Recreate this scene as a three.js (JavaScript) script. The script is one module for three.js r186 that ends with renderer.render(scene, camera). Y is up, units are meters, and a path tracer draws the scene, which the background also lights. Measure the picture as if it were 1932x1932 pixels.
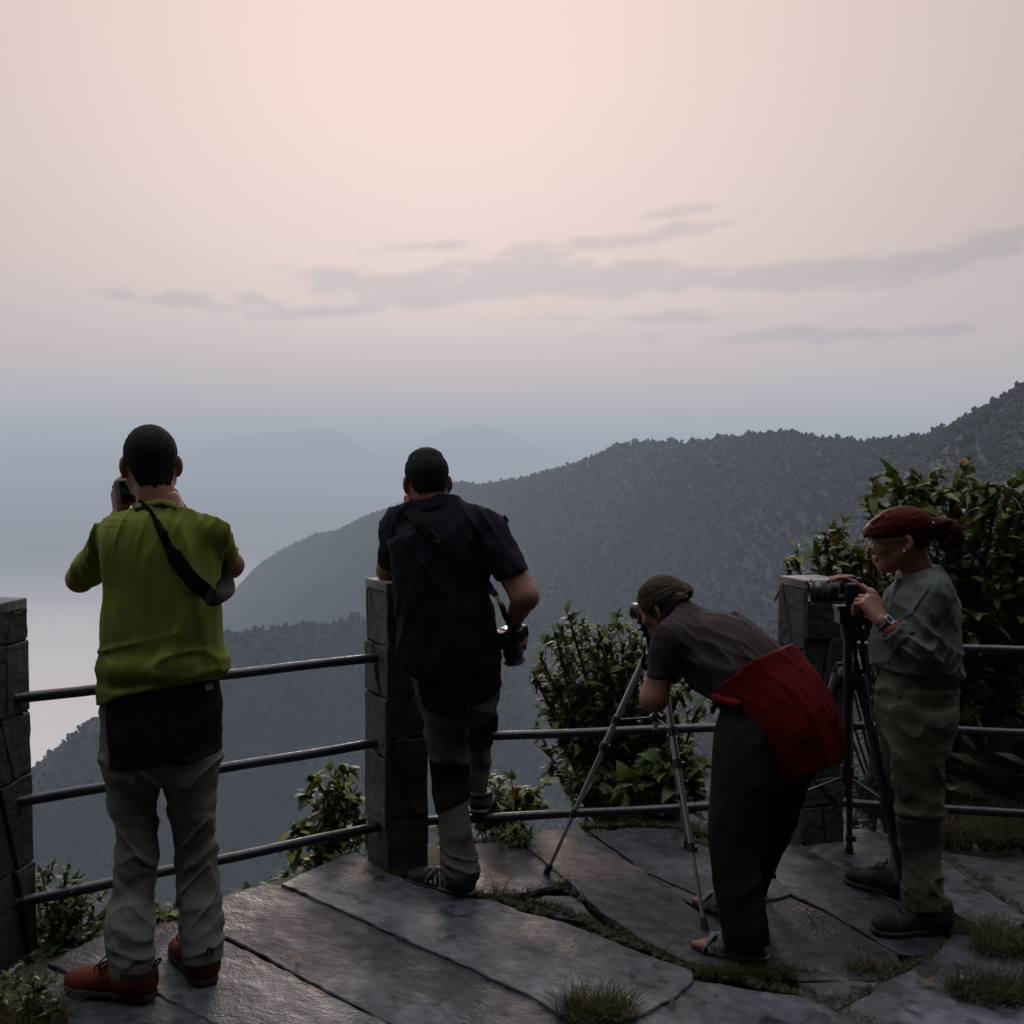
import * as THREE from 'three';
import { mergeGeometries, mergeVertices } from 'three/addons/utils/BufferGeometryUtils.js';

// ---------------------------------------------------------------- camera, sky, sun, exposure
const scene = new THREE.Scene();
const EYE = 1.62, FOC = 2000, HALF = 966, PITCH = Math.atan(96 / FOC);      // photo measured on a 1932 px square
const camera = new THREE.PerspectiveCamera(2 * Math.atan(HALF / FOC) * 180 / Math.PI, 1, 0.05, 40000);
camera.position.set(0, EYE, 0);
camera.rotation.x = -PITCH;
scene.add(camera);
const renderer = new THREE.WebGLRenderer({ antialias: true });
renderer.setSize(1024, 1024);
renderer.toneMapping = THREE.LinearToneMapping;
renderer.toneMappingExposure = 1.22;
renderer.shadowMap.enabled = true;

// seeded noise
function rng(seed) { let s = seed >>> 0; return () => { s = (s + 0x6d2b79f5) >>> 0; let t = Math.imul(s ^ (s >>> 15), 1 | s); t = (t + Math.imul(t ^ (t >>> 7), 61 | t)) ^ t; return ((t ^ (t >>> 14)) >>> 0) / 4294967296; }; }
const PERM = new Uint8Array(512); { const r = rng(7), p = [...Array(256).keys()]; for (let i = 255; i > 0; i--) { const j = Math.floor(r() * (i + 1)); [p[i], p[j]] = [p[j], p[i]]; } for (let i = 0; i < 512; i++) PERM[i] = p[i & 255]; }
const fade = (t) => t * t * t * (t * (t * 6 - 15) + 10), lerp = (a, b, t) => a + (b - a) * t;
const hash3 = (i, j, k) => PERM[(PERM[(PERM[i & 255] + j) & 255] + k) & 255] / 127.5 - 1;
function vnoise(x, y, z) {                                                     // value noise, -1..1
  const i = Math.floor(x), j = Math.floor(y), k = Math.floor(z), u = fade(x - i), v = fade(y - j), w = fade(z - k);
  return lerp(lerp(lerp(hash3(i, j, k), hash3(i + 1, j, k), u), lerp(hash3(i, j + 1, k), hash3(i + 1, j + 1, k), u), v),
    lerp(lerp(hash3(i, j, k + 1), hash3(i + 1, j, k + 1), u), lerp(hash3(i, j + 1, k + 1), hash3(i + 1, j + 1, k + 1), u), v), w);
}
function fbm(x, y, z, n = 4) { let s = 0, a = 0.5; for (let i = 0; i < n; i++) { s += a * vnoise(x, y, z); x = x * 2.03 + 17.1; y = y * 2.03 + 3.7; z = z * 2.03 + 9.2; a *= 0.5; } return s; }
const clamp = (x, a = 0, b = 1) => Math.min(b, Math.max(a, x)), smooth = (a, b, x) => { const t = clamp((x - a) / (b - a)); return t * t * (3 - 2 * t); };

// dawn sky: thin high overcast, brighter and pinker round the place where the sun will rise
const SUN_AZ = -4, SUN_EL = 15;                                               // degrees right of the view direction, above the horizon
{
  const W = 2048, H = 1024, data = new Float32Array(W * H * 4);
  const rise = (az, el) => { const a = az * Math.PI / 180, e = el * Math.PI / 180; return [Math.cos(e) * Math.sin(a), Math.sin(e), -Math.cos(e) * Math.cos(a)]; };
  const S = rise(SUN_AZ, SUN_EL);
  // streak clouds of the photograph: [azimuth, elevation, half length, half height, slope, weight]
  const streaks = [[0, 9.6, 12, 1.15, 0.03, 1], [13, 9.6, 12, 0.9, 0.0, 0.95], [6, 11.6, 7.5, 0.6, 0.12, 0.75], [21, 9.9, 5, 0.6, 0.05, 0.95], [27, 10.9, 4.5, 0.45, 0, 0.9], [-17, 8.3, 5.5, 0.8, 0.03, 0.75], [-11, 7.6, 5, 0.4, 0.10, 0.7], [6, 7.6, 8, 0.4, 0, 0.6], [14, 6.5, 12, 0.5, 0, 0.6], [-5, 11.2, 3.5, 0.5, 0.05, 0.7], [9, 13.0, 3, 0.4, 0.12, 0.7],
    [-60, 10, 14, 1, 0.02, 0.8], [60, 11, 14, 1, 0.02, 0.8], [110, 9, 16, 1.2, 0, 0.7], [-120, 12, 16, 1.2, 0, 0.7], [170, 10, 16, 1, 0, 0.7], [40, 8.5, 8, 0.7, 0, 0.7]];
  for (let row = 0; row < H; row++) {
    const el = ((row + 0.5) / H - 0.5) * 180;
    for (let col = 0; col < W; col++) {
      const round = ((col + 0.5) / W - 0.5) * 2 * Math.PI, e = el * Math.PI / 180;
      const x = Math.cos(round) * Math.cos(e), y = Math.sin(e), z = Math.sin(round) * Math.cos(e);
      const az = Math.atan2(x, -z) * 180 / Math.PI, d = Math.acos(clamp(x * S[0] + y * S[1] + z * S[2], -1, 1)) * 180 / Math.PI;
      const glow = Math.exp(-Math.pow(d / 25, 2)), wide = Math.exp(-Math.pow(d / 75, 2));
      let c = [0.17 + 0.38 * wide + 0.37 * glow, 0.145 + 0.288 * wide + 0.268 * glow, 0.140 + 0.255 * wide + 0.222 * glow];
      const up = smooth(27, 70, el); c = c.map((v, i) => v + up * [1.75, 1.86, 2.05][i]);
      // grey-mauve band of dust low over the horizon
      const low = 1 - smooth(1.5, 9.5, el + 0.35 * vnoise(az * 0.05, el * 0.4, 2)), dust = [0.62, 0.48, 0.435];
      c = c.map((v, i) => lerp(v, dust[i] * (0.72 + 0.35 * wide), low * 0.8));
      let cl = 0;
      if (el > 3 && el < 18) {
        let dens = 0; for (const [ca, ce, la, le, sl, w] of streaks) { const da = (az - ca) / la, de = (el - ce - sl * (az - ca)) / le; if (Math.abs(da) < 2.4) dens = Math.max(dens, w * Math.exp(-0.9 * (da * da * da * da + de * de))); }
        const ev = el - 0.05 * az; cl = smooth(0.42, 0.78, dens + 0.80 * fbm(az * 0.20, ev * 1.3, 5.5, 6) + 0.55 * fbm(az * 0.8, ev * 3.6, 9.5, 5)) * smooth(0.05, 0.3, dens);
      }
      c = c.map((v, i) => lerp(v, v * [0.74, 0.79, 0.84][i], 0.9 * cl));
      const o = (row * W + col) * 4; data[o] = c[0]; data[o + 1] = c[1]; data[o + 2] = c[2]; data[o + 3] = 1;
    }
  }
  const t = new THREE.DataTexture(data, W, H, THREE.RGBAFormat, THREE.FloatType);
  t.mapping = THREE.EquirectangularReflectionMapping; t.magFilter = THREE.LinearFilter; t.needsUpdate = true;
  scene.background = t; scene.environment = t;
  const sun = new THREE.DirectionalLight(0xffe9de, 1.4);
  sun.position.set(S[0] * 60, S[1] * 60, S[2] * 60); sun.target.position.set(0, 0, -4); sun.castShadow = true; sun.shadow.radius = 40;
  Object.assign(sun.shadow.camera, { left: -8, right: 8, top: 8, bottom: -8, near: 1, far: 140 }); sun.shadow.mapSize.set(2048, 2048);
  sun.name = 'sun'; scene.add(sun, sun.target);
}
scene.fog = new THREE.FogExp2(new THREE.Color().setRGB(0.73, 0.87, 1.0), 0.00031);

// ---------------------------------------------------------------- helpers
const V = (x, y, z) => new THREE.Vector3(x, y, z);
// the point seen at (x, y) of the photograph at that forward distance / where that sight line meets the level h
function P(x, y, d) { const a = (x - HALF) / FOC, b = (HALF - y) / FOC, c = Math.cos(PITCH), s = Math.sin(PITCH), vy = b * c - s, vz = -(c + b * s), t = d / -vz; return V(a * t, EYE + vy * t, -d); }
function G(x, y, h = 0) { const p = P(x, y, 1), t = (EYE - h) / (EYE - p.y); return V(p.x * t, h, -t); }
const used = {};
function numbered(name) { const n = used[name] = (used[name] ?? -1) + 1; return n ? name + '_' + String(n).padStart(3, '0') : name; }
function tag(o, label, category, group, kind) { if (label) o.userData.label = label; if (category) o.userData.category = category; if (group) o.userData.group = group; if (kind) o.userData.kind = kind; return o; }
function thing(name, label, category, pos, group) { const o = new THREE.Group(); o.name = numbered(name); if (pos) o.position.copy(pos); scene.add(o); return tag(o, label, category, group); }
function put(name, geometry, material, parent, kind) {
  const o = new THREE.Mesh(geometry, material); o.name = parent ? name : numbered(name); o.castShadow = o.receiveShadow = true;
  (parent ?? scene).add(o); if (kind) o.userData.kind = kind; return o;
}
const lin = (r, g, b) => new THREE.Color().setRGB(r, g, b);
const mat = (c, rough = 0.8, more = {}) => new THREE.MeshPhysicalMaterial({ color: Array.isArray(c) ? lin(...c) : c, roughness: rough, side: THREE.DoubleSide, ...more });
function geo(pos, idx, extra = {}) {
  const g = new THREE.BufferGeometry(); g.setAttribute('position', new THREE.BufferAttribute(pos instanceof Float32Array ? pos : new Float32Array(pos), 3));
  if (extra.uv) g.setAttribute('uv', new THREE.BufferAttribute(new Float32Array(extra.uv), 2));
  if (extra.color) g.setAttribute('color', new THREE.BufferAttribute(new Float32Array(extra.color), 3));
  g.setIndex(idx); if (extra.normal) g.setAttribute('normal', new THREE.BufferAttribute(new Float32Array(extra.normal), 3)); else g.computeVertexNormals(); return g;
}
function dataTex(W, H, f, srgb = false) {                                     // f(u, v) -> grey or [r, g, b], 0..1
  const d = new Uint8Array(W * H * 4);
  for (let y = 0; y < H; y++) for (let x = 0; x < W; x++) { const c = f(x / W, y / H), o = (y * W + x) * 4; for (let k = 0; k < 3; k++) d[o + k] = clamp(c.length ? c[k] : c) * 255; d[o + 3] = 255; }
  const t = new THREE.DataTexture(d, W, H, THREE.RGBAFormat); t.magFilter = THREE.LinearFilter; t.minFilter = THREE.LinearFilter; t.wrapS = t.wrapT = THREE.RepeatWrapping; t.needsUpdate = true;
  if (srgb) t.colorSpace = THREE.SRGBColorSpace; return t;
}
// ---------------------------------------------------------------- far country
// crest lines: [photo x, photo y, forward distance] -> real points
const crestA = [[2900, 560, 150], [2500, 610, 250], [2200, 660, 330], [1990, 705, 400], [1932, 737, 430], [1880, 765, 450], [1830, 795, 475], [1730, 826, 530], [1640, 829, 590], [1560, 830, 640], [1470, 813, 710], [1400, 822, 760], [1300, 833, 850], [1240, 831, 910], [1180, 834, 960], [1120, 862, 1030], [1050, 885, 1110], [980, 902, 1200], [900, 914, 1300], [860, 909, 1370], [800, 938, 1480], [760, 950, 1550], [700, 970, 1640], [640, 1000, 1740], [600, 1006, 1800], [540, 1034, 1900], [500, 1060, 1980], [460, 1108, 2040], [430, 1145, 2090], [400, 1200, 2140], [330, 1330, 2220], [260, 1440, 2300]].map((c) => P(...c));
const crestB = [[1000, 1085, 802], [800, 1140, 661], [640, 1172, 641], [540, 1180, 629], [410, 1196, 610], [330, 1245, 591], [250, 1308, 571], [190, 1352, 559], [140, 1392, 546], [100, 1440, 534], [70, 1490, 524], [50, 1510, 517], [0, 1570, 502], [-90, 1680, 476]].map((c) => P(...c));
const FLOOR = -620;
function ridge(x, z, line, slope, rough) {
  let best = 1e9, hy = 0, sd = 0;
  for (let i = 0; i + 1 < line.length; i++) {
    const a = line[i], b = line[i + 1], dx = b.x - a.x, dz = b.z - a.z, t = clamp(((x - a.x) * dx + (z - a.z) * dz) / (dx * dx + dz * dz)), px = a.x + dx * t - x, pz = a.z + dz * t - z, d = px * px + pz * pz;
    if (d < best) { best = d; hy = lerp(a.y, b.y, t); sd = i + t; }
  }
  const r = Math.sqrt(best), gully = fbm(x * 0.006 + 3, z * 0.006, 1.5, 4) * 60 * smooth(10, 160, r) + fbm(x * 0.03, z * 0.03, 4.5, 3) * rough * smooth(0, 60, r);
  return hy - slope * r * (0.55 + 0.45 * smooth(0, 90, r)) + gully;
}
const hillAt = (x, z) => Math.max(FLOOR, ridge(x, z, crestA, 1.0, 8), ridge(x, z, crestB, 1.0, 6));
const M_forestfloor = mat([0.0045, 0.009, 0.0095], 1);
{
  const x0 = -1500, x1 = 900, z0 = -2600, z1 = -120, s = 12, nx = Math.round((x1 - x0) / s), nz = Math.round((z1 - z0) / s), pos = [], idx = [];
  for (let j = 0; j <= nz; j++) for (let i = 0; i <= nx; i++) { const x = x0 + i * s, z = z0 + j * s; pos.push(x, hillAt(x, z), z); }
  for (let j = 0; j < nz; j++) for (let i = 0; i < nx; i++) {
    const a = j * (nx + 1) + i, b = a + 1, c = a + nx + 1, d = c + 1;
    if ([a, b, c, d].every((k) => pos[k * 3 + 1] <= FLOOR)) continue;
    idx.push(a, c, b, b, c, d);
  }
  const meshAt = (x, z) => { const u = clamp((x - x0) / s, 0, nx - 1.001), v = clamp((z - z0) / s, 0, nz - 1.001), i = Math.floor(u), j = Math.floor(v), h = (p, q) => pos[((j + q) * (nx + 1) + i + p) * 3 + 1], fu = u - i, fv = v - j; return lerp(lerp(h(0, 0), h(1, 0), fu), lerp(h(0, 1), h(1, 1), fu), fv); };
  tag(put('hills', geo(pos, idx), M_forestfloor), 'forested ridge that climbs from the misty valley to the right', 'hill', null, 'structure');
  // the forest: crowns of broken clumps
  const r = rng(21), kinds = [];
  for (let k = 0; k < 4; k++) {
    const parts = [], conifer = k === 3;
    const n = conifer ? 7 : 9;
    for (let q = 0; q < n; q++) {
      const g = new THREE.IcosahedronGeometry(1, 1), p = g.attributes.position, f = q / n;
      const rad = conifer ? 1.7 * (1 - f) + 0.25 : 1.1 + 0.9 * r(), sx = conifer ? 0 : (r() - 0.5) * 4.4, sz = conifer ? 0 : (r() - 0.5) * 4.4, sy = conifer ? 2 + f * 8.5 : 4.2 + r() * 4.2 - 0.25 * (sx * sx + sz * sz) * 0.5;
      for (let i = 0; i < p.count; i++) { const m = 1 + 0.42 * vnoise(p.getX(i) * 2.1 + q * 7 + k * 31, p.getY(i) * 2.1, p.getZ(i) * 2.1); p.setXYZ(i, sx + p.getX(i) * rad * m, sy + p.getY(i) * rad * m * (conifer ? 0.6 : 0.85), sz + p.getZ(i) * rad * m); }
      parts.push(g);
    }
    const trunk = new THREE.CylinderGeometry(0.18, 0.34, 8, 5).toNonIndexed(); trunk.translate(0, 2, 0); parts.push(trunk);
    const g = mergeGeometries(parts); g.computeVertexNormals(); kinds.push(g);
  }
  const spots = kinds.map(() => []);
  for (const [step, zFrom, zTo, small] of [[4.0, -2500, -760, 0.85], [3.4, -760, -380, 0.85], [2.0, -380, -125, 0.62]]) for (let z = zFrom; z < zTo; z += step) for (let x = zFrom * 0.62 - 40; x < Math.min(860, -zFrom * 0.68); x += step) {
    const px = x + (r() - 0.5) * step * 1.1, pz = z + (r() - 0.5) * step * 1.1, roll = r(), sc = r();
    const sx = HALF + FOC * px / -pz; if (sx < -260 || sx > 2250) continue;
    const y = meshAt(px, pz); if (y < FLOOR + 5) continue;
    const sy = 870 - FOC * (y - EYE) / -pz; if (sy > 1800) continue;
    const toward = meshAt(px * 0.985, pz * 0.985) - (EYE + (y - EYE) * 0.985); if (toward > 25) continue;     // the far side of a ridge
    spots[roll < 0.34 ? 0 : roll < 0.62 ? 1 : roll < 0.88 ? 2 : 3].push([px, y, pz, small * 0.36 + 0.30 * small * sc * sc + 0.07 * fbm(px * 0.02, pz * 0.02, 3), roll]);
  }
  const holder = new THREE.Group(); holder.name = 'forest'; scene.add(holder); tag(holder, 'dark dense forest that covers the whole ridge beyond the railing', 'forest', null, 'stuff');
  const m4 = new THREE.Matrix4(), q = new THREE.Quaternion(), UP = V(0, 1, 0), M_crown = mat([1, 1, 1], 0.9);
  kinds.forEach((g, k) => {
    const im = new THREE.InstancedMesh(g, M_crown, spots[k].length); im.name = 'tree_crowns'; im.castShadow = im.receiveShadow = true; im.userData.kind = 'stuff';
    spots[k].forEach(([x, y, z, sc, roll], i) => {
      q.setFromAxisAngle(UP, roll * 997); m4.compose(V(x, y - 1.2, z), q, V(sc, sc * (0.85 + 0.5 * ((roll * 131) % 1)), sc)); im.setMatrixAt(i, m4);
      const t = (roll * 57) % 1; im.setColorAt(i, lin(0.004 + 0.002 * t, 0.0085 + 0.0035 * t, 0.0095 + 0.003 * t));
    });
    holder.add(im);
  });
  console.log('trees', spots.map((s) => s.length).join());
}
// two faint ranges far beyond the valley
function range(pts, depth, seed, label) {
  const top = pts.map(([x, y]) => P(x, y, depth)), pos = [], idx = [], rows = 14, n = 90;
  for (let i = 0; i <= n; i++) {
    const f = i / n * (top.length - 1), a = Math.min(top.length - 2, Math.floor(f)), x = lerp(top[a].x, top[a + 1].x, f - a), y = lerp(top[a].y, top[a + 1].y, f - a) + 16 * fbm(i * 0.35, seed, 0, 4);
    for (let j = -3; j <= rows; j++) { const t = Math.abs(j) / rows, h = (y - FLOOR) * (1 - t) + 60 * fbm(i * 0.3, j * 0.6, seed + 3, 3) * Math.sin(Math.PI * Math.min(1, t * 3)); pos.push(x, FLOOR + h, -depth + j * 110); }
  }
  const w = rows + 4; for (let i = 0; i < n; i++) for (let j = 0; j + 1 < w; j++) { const a = i * w + j, b = a + w; idx.push(a, a + 1, b, b, a + 1, b + 1); }
  tag(put('mountains', geo(pos, idx), mat([0.21, 0.21, 0.21], 1)), label, 'mountain range', null, 'structure');  // haze is painted into this pale grey, keeping the ranges faint
}
range([[-900, 900], [-300, 880], [100, 862], [300, 856], [390, 838], [450, 822], [500, 815], [560, 813], [620, 806], [650, 822], [700, 852], [780, 880], [900, 890], [1000, 900], [1400, 905], [2100, 900]], 7800, 3.3, 'faint double peaked mountain seen through the haze between the two men');
range([[-900, 890], [100, 880], [500, 876], [650, 872], [740, 848], [800, 826], [850, 810], [900, 800], [950, 814], [1010, 840], [1080, 862], [1200, 880], [1600, 890], [2300, 880]], 9000, 8.1, 'faintest far mountain behind the head of the man in navy');

// low cloud lying on the valley floor
{
  const pos = [], idx = [], col = [], n = 150, x0 = -14000, x1 = 9000, z0 = -14500, z1 = -900;
  for (let j = 0; j <= n; j++) for (let i = 0; i <= n; i++) { const x = lerp(x0, x1, i / n), z = lerp(z0, z1, j / n); pos.push(x, -470 + 300 * smooth(4200, 8200, Math.hypot(x, z)) + 50 * fbm(x * 0.0012, z * 0.0012, 4, 5), z); const k = lerp(1, 0.16, smooth(2600, 5600, Math.hypot(x, z) + 900 * fbm(x * 0.0007, z * 0.0007, 2, 4))); col.push(0.68 * k, 0.59 * k, 0.52 * k); }  // haze fade painted in: mist colour darkens with distance
  for (let j = 0; j < n; j++) for (let i = 0; i < n; i++) { const a = j * (n + 1) + i, b = a + n + 1; idx.push(a, b, a + 1, a + 1, b, b + 1); }
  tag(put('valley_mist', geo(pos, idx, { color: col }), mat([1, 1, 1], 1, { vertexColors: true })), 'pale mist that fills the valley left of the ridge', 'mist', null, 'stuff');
}
// ---------------------------------------------------------------- the ground: one sheet, level round the terrace, then down to the valley floor
const edgePts = [[-400, 2000], [60, 1822], [160, 1782], [318, 1722], [419, 1694], [520, 1662], [690, 1612], [760, 1600], [900, 1588], [1095, 1562], [1300, 1562], [1500, 1560], [1640, 1560], [1932, 1600], [2600, 1640]].map(([x, y]) => G(x, y));
function beyond(x, z) {                                                        // metres outside the terrace edge (negative inside)
  let best = 1e9, side = -1;
  for (let i = 0; i + 1 < edgePts.length; i++) {
    const a = edgePts[i], b = edgePts[i + 1], dx = b.x - a.x, dz = b.z - a.z, t = clamp(((x - a.x) * dx + (z - a.z) * dz) / (dx * dx + dz * dz)), px = x - a.x - dx * t, pz = z - a.z - dz * t, d = Math.hypot(px, pz);
    if (d < best) { best = d; side = Math.sign(dx * pz - dz * px) || 1; }
  }
  return side < 0 ? best : -best;
}
function groundAt(x, z) {
  const e = beyond(x, z), n = fbm(x * 0.8, z * 0.8, 3, 4);
  if (e < 0.05) return -0.045 + 0.010 * n + smooth(2.5, 16, z) * 7 + smooth(14, 200, z) * 60;
  return Math.max(FLOOR, -0.05 - Math.max(0, e - 0.12) * 0.62 - Math.max(0, e - 1.6) * 0.55 + 0.12 * n * Math.min(1, e) + fbm(x * 0.02, z * 0.02, 1, 4) * Math.min(20, e * 0.2));
}
{
  const pos = [], idx = [], col = [], radii = [0], na = 160; for (let r = 0.12; r < 14500; r *= r < 9 ? 1.05 : 1.12) radii.push(r);
  for (const r of radii) for (let k = 0; k < na; k++) {
    const a = k / na * 2 * Math.PI, x = 0.3 + r * Math.cos(a), z = -3.9 + r * Math.sin(a), y = groundAt(x, z), m = fbm(x * 3, z * 3, 7, 4), g = smooth(-0.25, 0.3, m);
    pos.push(x, y, z); col.push(...(beyond(x, z) > 0.3 ? [0.014 + 0.008 * g, 0.019 + 0.010 * g, 0.009] : [0.05 - 0.02 * g, 0.042 - 0.005 * g, 0.026 - 0.008 * g]));
  }
  for (let j = 0; j + 1 < radii.length; j++) for (let k = 0; k < na; k++) { const a = j * na + k, b = j * na + (k + 1) % na; idx.push(a, b, a + na, b, b + na, a + na); }
  tag(put('ground', geo(pos, idx, { color: col }), mat([1, 1, 1], 1, { vertexColors: true })), 'soil round the paving that falls away steeply into the valley', 'ground', null, 'structure');
}
// ---------------------------------------------------------------- terrace of split slate slabs
const slateH = (u, v) => { const a = fbm(u * 2.4, v * 5.2, 3.3, 5), t = (a + 0.6) * 6, s = (Math.floor(t) + smooth(0.72, 1, t - Math.floor(t))) / 9; return clamp(0.75 * s + 0.10 * fbm(u * 30, v * 46, 8, 4) + 0.12 * fbm(u * 6, v * 9, 1.2, 3) + 0.05 * vnoise(u * 150, v * 170, 3) + 0.1); };
const T_slateBump = dataTex(1024, 1024, (u, v) => slateH(u * 2.4, v * 2.4)), T_slate = dataTex(1024, 1024, (u, v) => { const a = fbm(u * 4, v * 9, 12, 5), b = fbm(u * 2.1, v * 2.6, 31, 4), g = fbm(u * 70, v * 110, 5, 3), rust = smooth(0.12, 0.45, b) * smooth(-0.1, 0.3, a), pale = smooth(0.2, 0.5, fbm(u * 9, v * 12, 61, 4)), pit = smooth(0.33, 0.5, fbm(u * 34, v * 40, 91, 3)), k = 0.205 + 0.13 * a + 0.09 * g + 0.06 * pale - 0.10 * pit; return [k + 0.05 * rust, k + 0.012 * rust, k + 0.010 - 0.02 * rust]; }, true), T_slateRough = dataTex(512, 512, (u, v) => 0.56 + 0.30 * fbm(u * 6, v * 12, 77, 4) + 0.12 * fbm(u * 40, v * 60, 2, 2));
for (const t of [T_slateBump, T_slate, T_slateRough]) { t.wrapS = t.wrapT = THREE.MirroredRepeatWrapping; t.repeat.set(1 / 2.4, 1 / 2.4); }
const M_slate = [1, 0.86, 1.16].map((k) => mat([k * 0.95, k * 0.98, k * 1.06], 1, { map: T_slate, bumpMap: T_slateBump, bumpScale: 0.011, roughnessMap: T_slateRough, specularIntensity: 0.34 }));
const terrace = new THREE.Group(); terrace.name = 'terrace'; scene.add(terrace); tag(terrace, 'terrace paved with big split slate slabs', 'terrace', null, 'structure');
const rs = rng(99);
function slab(pts, h = 0, turn = 0.55, rough = 0.010, bottom = -0.09) {
  const c = pts.map(([x, y]) => G(x, y, h)), out = [];
  for (let i = 0; i < c.length; i++) {
    const a = c[i], b = c[(i + 1) % c.length], l = Math.hypot(b.x - a.x, b.z - a.z), n = Math.max(1, Math.round(l / 0.035)), nx = -(b.z - a.z) / l, nz = (b.x - a.x) / l;
    for (let k = 0; k < n; k++) { const t = k / n, x = lerp(a.x, b.x, t), z = lerp(a.z, b.z, t), o = rough * (fbm(x * 9, z * 9, 5, 3) + 0.5 * vnoise(x * 40, z * 40, 3)) * Math.min(1, 6 * t * (1 - t) + 0.25); out.push([x + nx * o, z + nz * o]); }
  }
  let area = 0; for (let i = 0, j = out.length - 1; i < out.length; j = i++) area += out[j][0] * out[i][1] - out[i][0] * out[j][1];
  if (area > 0) out.reverse();                                                   // same turning sense for all
  const N = out.length, off = (d) => out.map(([x, z], i) => { const p = out[(i + N - 1) % N], q = out[(i + 1) % N], dx = q[0] - p[0], dz = q[1] - p[1], l = Math.hypot(dx, dz) || 1; return [x + dz / l * d, z - dx / l * d]; });
  const tx = (rs() - 0.5) * 0.006, tz = (rs() - 0.5) * 0.006, cx = out[0][0], cz = out[0][1], top = (x, z) => h + (x - cx) * tx + (z - cz) * tz, pos = [], idx = [], uv = [], cs = Math.cos(turn), sn = Math.sin(turn), u0 = rs() * 9, v0 = rs() * 9;
  const ring = (r, yf, dv) => { const s = pos.length / 3; for (const [x, z] of r) { pos.push(x, yf(x, z), z); uv.push(u0 + x * cs + z * sn + dv * 0.3, v0 - x * sn + z * cs + dv); } return s; };
  const jag = (x, z) => 0.006 * vnoise(x * 25, z * 25, 9), sgn = off(0.02), inw = (() => { let A = 0, r = off(0.02); for (let i = 0, j = N - 1; i < N; j = i++) A += r[j][0] * r[i][1] - r[i][0] * r[j][1]; return Math.abs(A) < Math.abs(area) ? 1 : -1; })();
  const grow = -inw * 0.005, r0 = off(grow + inw * 0.004), r1 = off(grow), r2 = off(grow - inw * 0.001), s0 = ring(r0, top, 0), s0b = ring(r0, top, 0), s1 = ring(r1, (x, z) => top(x, z) - 0.0035 + 0.25 * jag(x, z), 0.006), s1b = ring(r1, (x, z) => top(x, z) - 0.0035 + 0.25 * jag(x, z), 0.006), s2 = ring(r2, (x, z) => top(x, z) - 0.03 + jag(z, x), 0.035), s3 = ring(off(inw * 0.01), () => bottom, 0.09);
  for (const f of THREE.ShapeUtils.triangulateShape(r0.map(([x, z]) => new THREE.Vector2(x, z)), [])) { const [a, b, c2] = f, A = r0[a], B = r0[b], C = r0[c2], cr = (B[0] - A[0]) * (C[1] - A[1]) - (B[1] - A[1]) * (C[0] - A[0]); if (cr < 0) idx.push(s0 + a, s0 + b, s0 + c2); else idx.push(s0 + a, s0 + c2, s0 + b); }
  for (const [p, q] of [[s0b, s1], [s1b, s2], [s2, s3]]) for (let i = 0; i < N; i++) { const j = (i + 1) % N; idx.push(p + i, q + i, p + j, p + j, q + i, q + j); }
  const g = geo(pos, idx, { uv }), nor = g.attributes.normal; for (let i = 0; i < N; i++) nor.setXYZ(s0 + i, -tx, 1, -tz);
  return put('slab', g, M_slate[Math.floor(rs() * 3)], terrace);
}
slab([[92, 1818], [128, 1797], [160, 1780], [205, 1760], [312, 1741], [345, 1736], [415, 1770], [480, 1801], [560, 1844], [640, 1886], [728, 1930], [800, 1975], [640, 1985], [430, 1937], [346, 1894], [290, 1868], [200, 1830], [130, 1835]], 0.0, 0.6);
slab([[88, 1824], [126, 1840], [196, 1836], [286, 1873], [343, 1900], [425, 1942], [620, 1990], [700, 2040], [200, 2060], [128, 1950], [88, 1880]], -0.006, 0.5);
slab([[320, 1723], [370, 1708], [419, 1695], [470, 1678], [505, 1668], [530, 1671], [640, 1719], [750, 1769], [900, 1834], [1006, 1884], [1035, 1905], [1120, 1944], [1240, 2010], [1100, 2060], [900, 2020], [810, 1972], [735, 1925], [645, 1880], [565, 1838], [485, 1795], [424, 1765], [352, 1733]], 0.004, 0.62);
slab([[533, 1667], [600, 1635], [640, 1618], [672, 1608], [700, 1628], [735, 1650], [780, 1664], [860, 1692], [936, 1700], [990, 1722], [1060, 1738], [1145, 1771], [1230, 1803], [1306, 1831], [1305, 1846], [1265, 1884], [1238, 1896], [1190, 1920], [1124, 1938], [1040, 1898], [1010, 1879], [904, 1829], [754, 1764], [644, 1714]], 0.014, 0.68);
slab([[894, 1592], [960, 1588], [985, 1594], [1000, 1604], [1030, 1630], [1060, 1656], [1064, 1664], [1040, 1672], [990, 1683], [940, 1688], [905, 1684], [878, 1664], [866, 1636], [872, 1606]], 0.0, 0.9);
slab([[994, 1704], [1030, 1690], [1078, 1691], [1098, 1705], [1110, 1728], [1086, 1733], [1040, 1726], [1010, 1716]], -0.012, 0.3);
slab([[996, 1600], [992, 1582], [1004, 1572], [1040, 1565], [1096, 1562], [1110, 1574], [1166, 1611], [1243, 1666], [1327, 1727], [1368, 1750], [1440, 1790], [1478, 1822], [1420, 1825], [1350, 1818], [1300, 1812], [1213, 1772], [1160, 1735], [1112, 1698], [1070, 1658], [1030, 1626]], 0.006, 0.75);
slab([[1120, 1571], [1193, 1562], [1277, 1564], [1311, 1590], [1350, 1606], [1400, 1600], [1440, 1640], [1490, 1686], [1440, 1700], [1366, 1690], [1310, 1684], [1255, 1660], [1213, 1640], [1172, 1608]], 0.004, 0.9);
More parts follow.
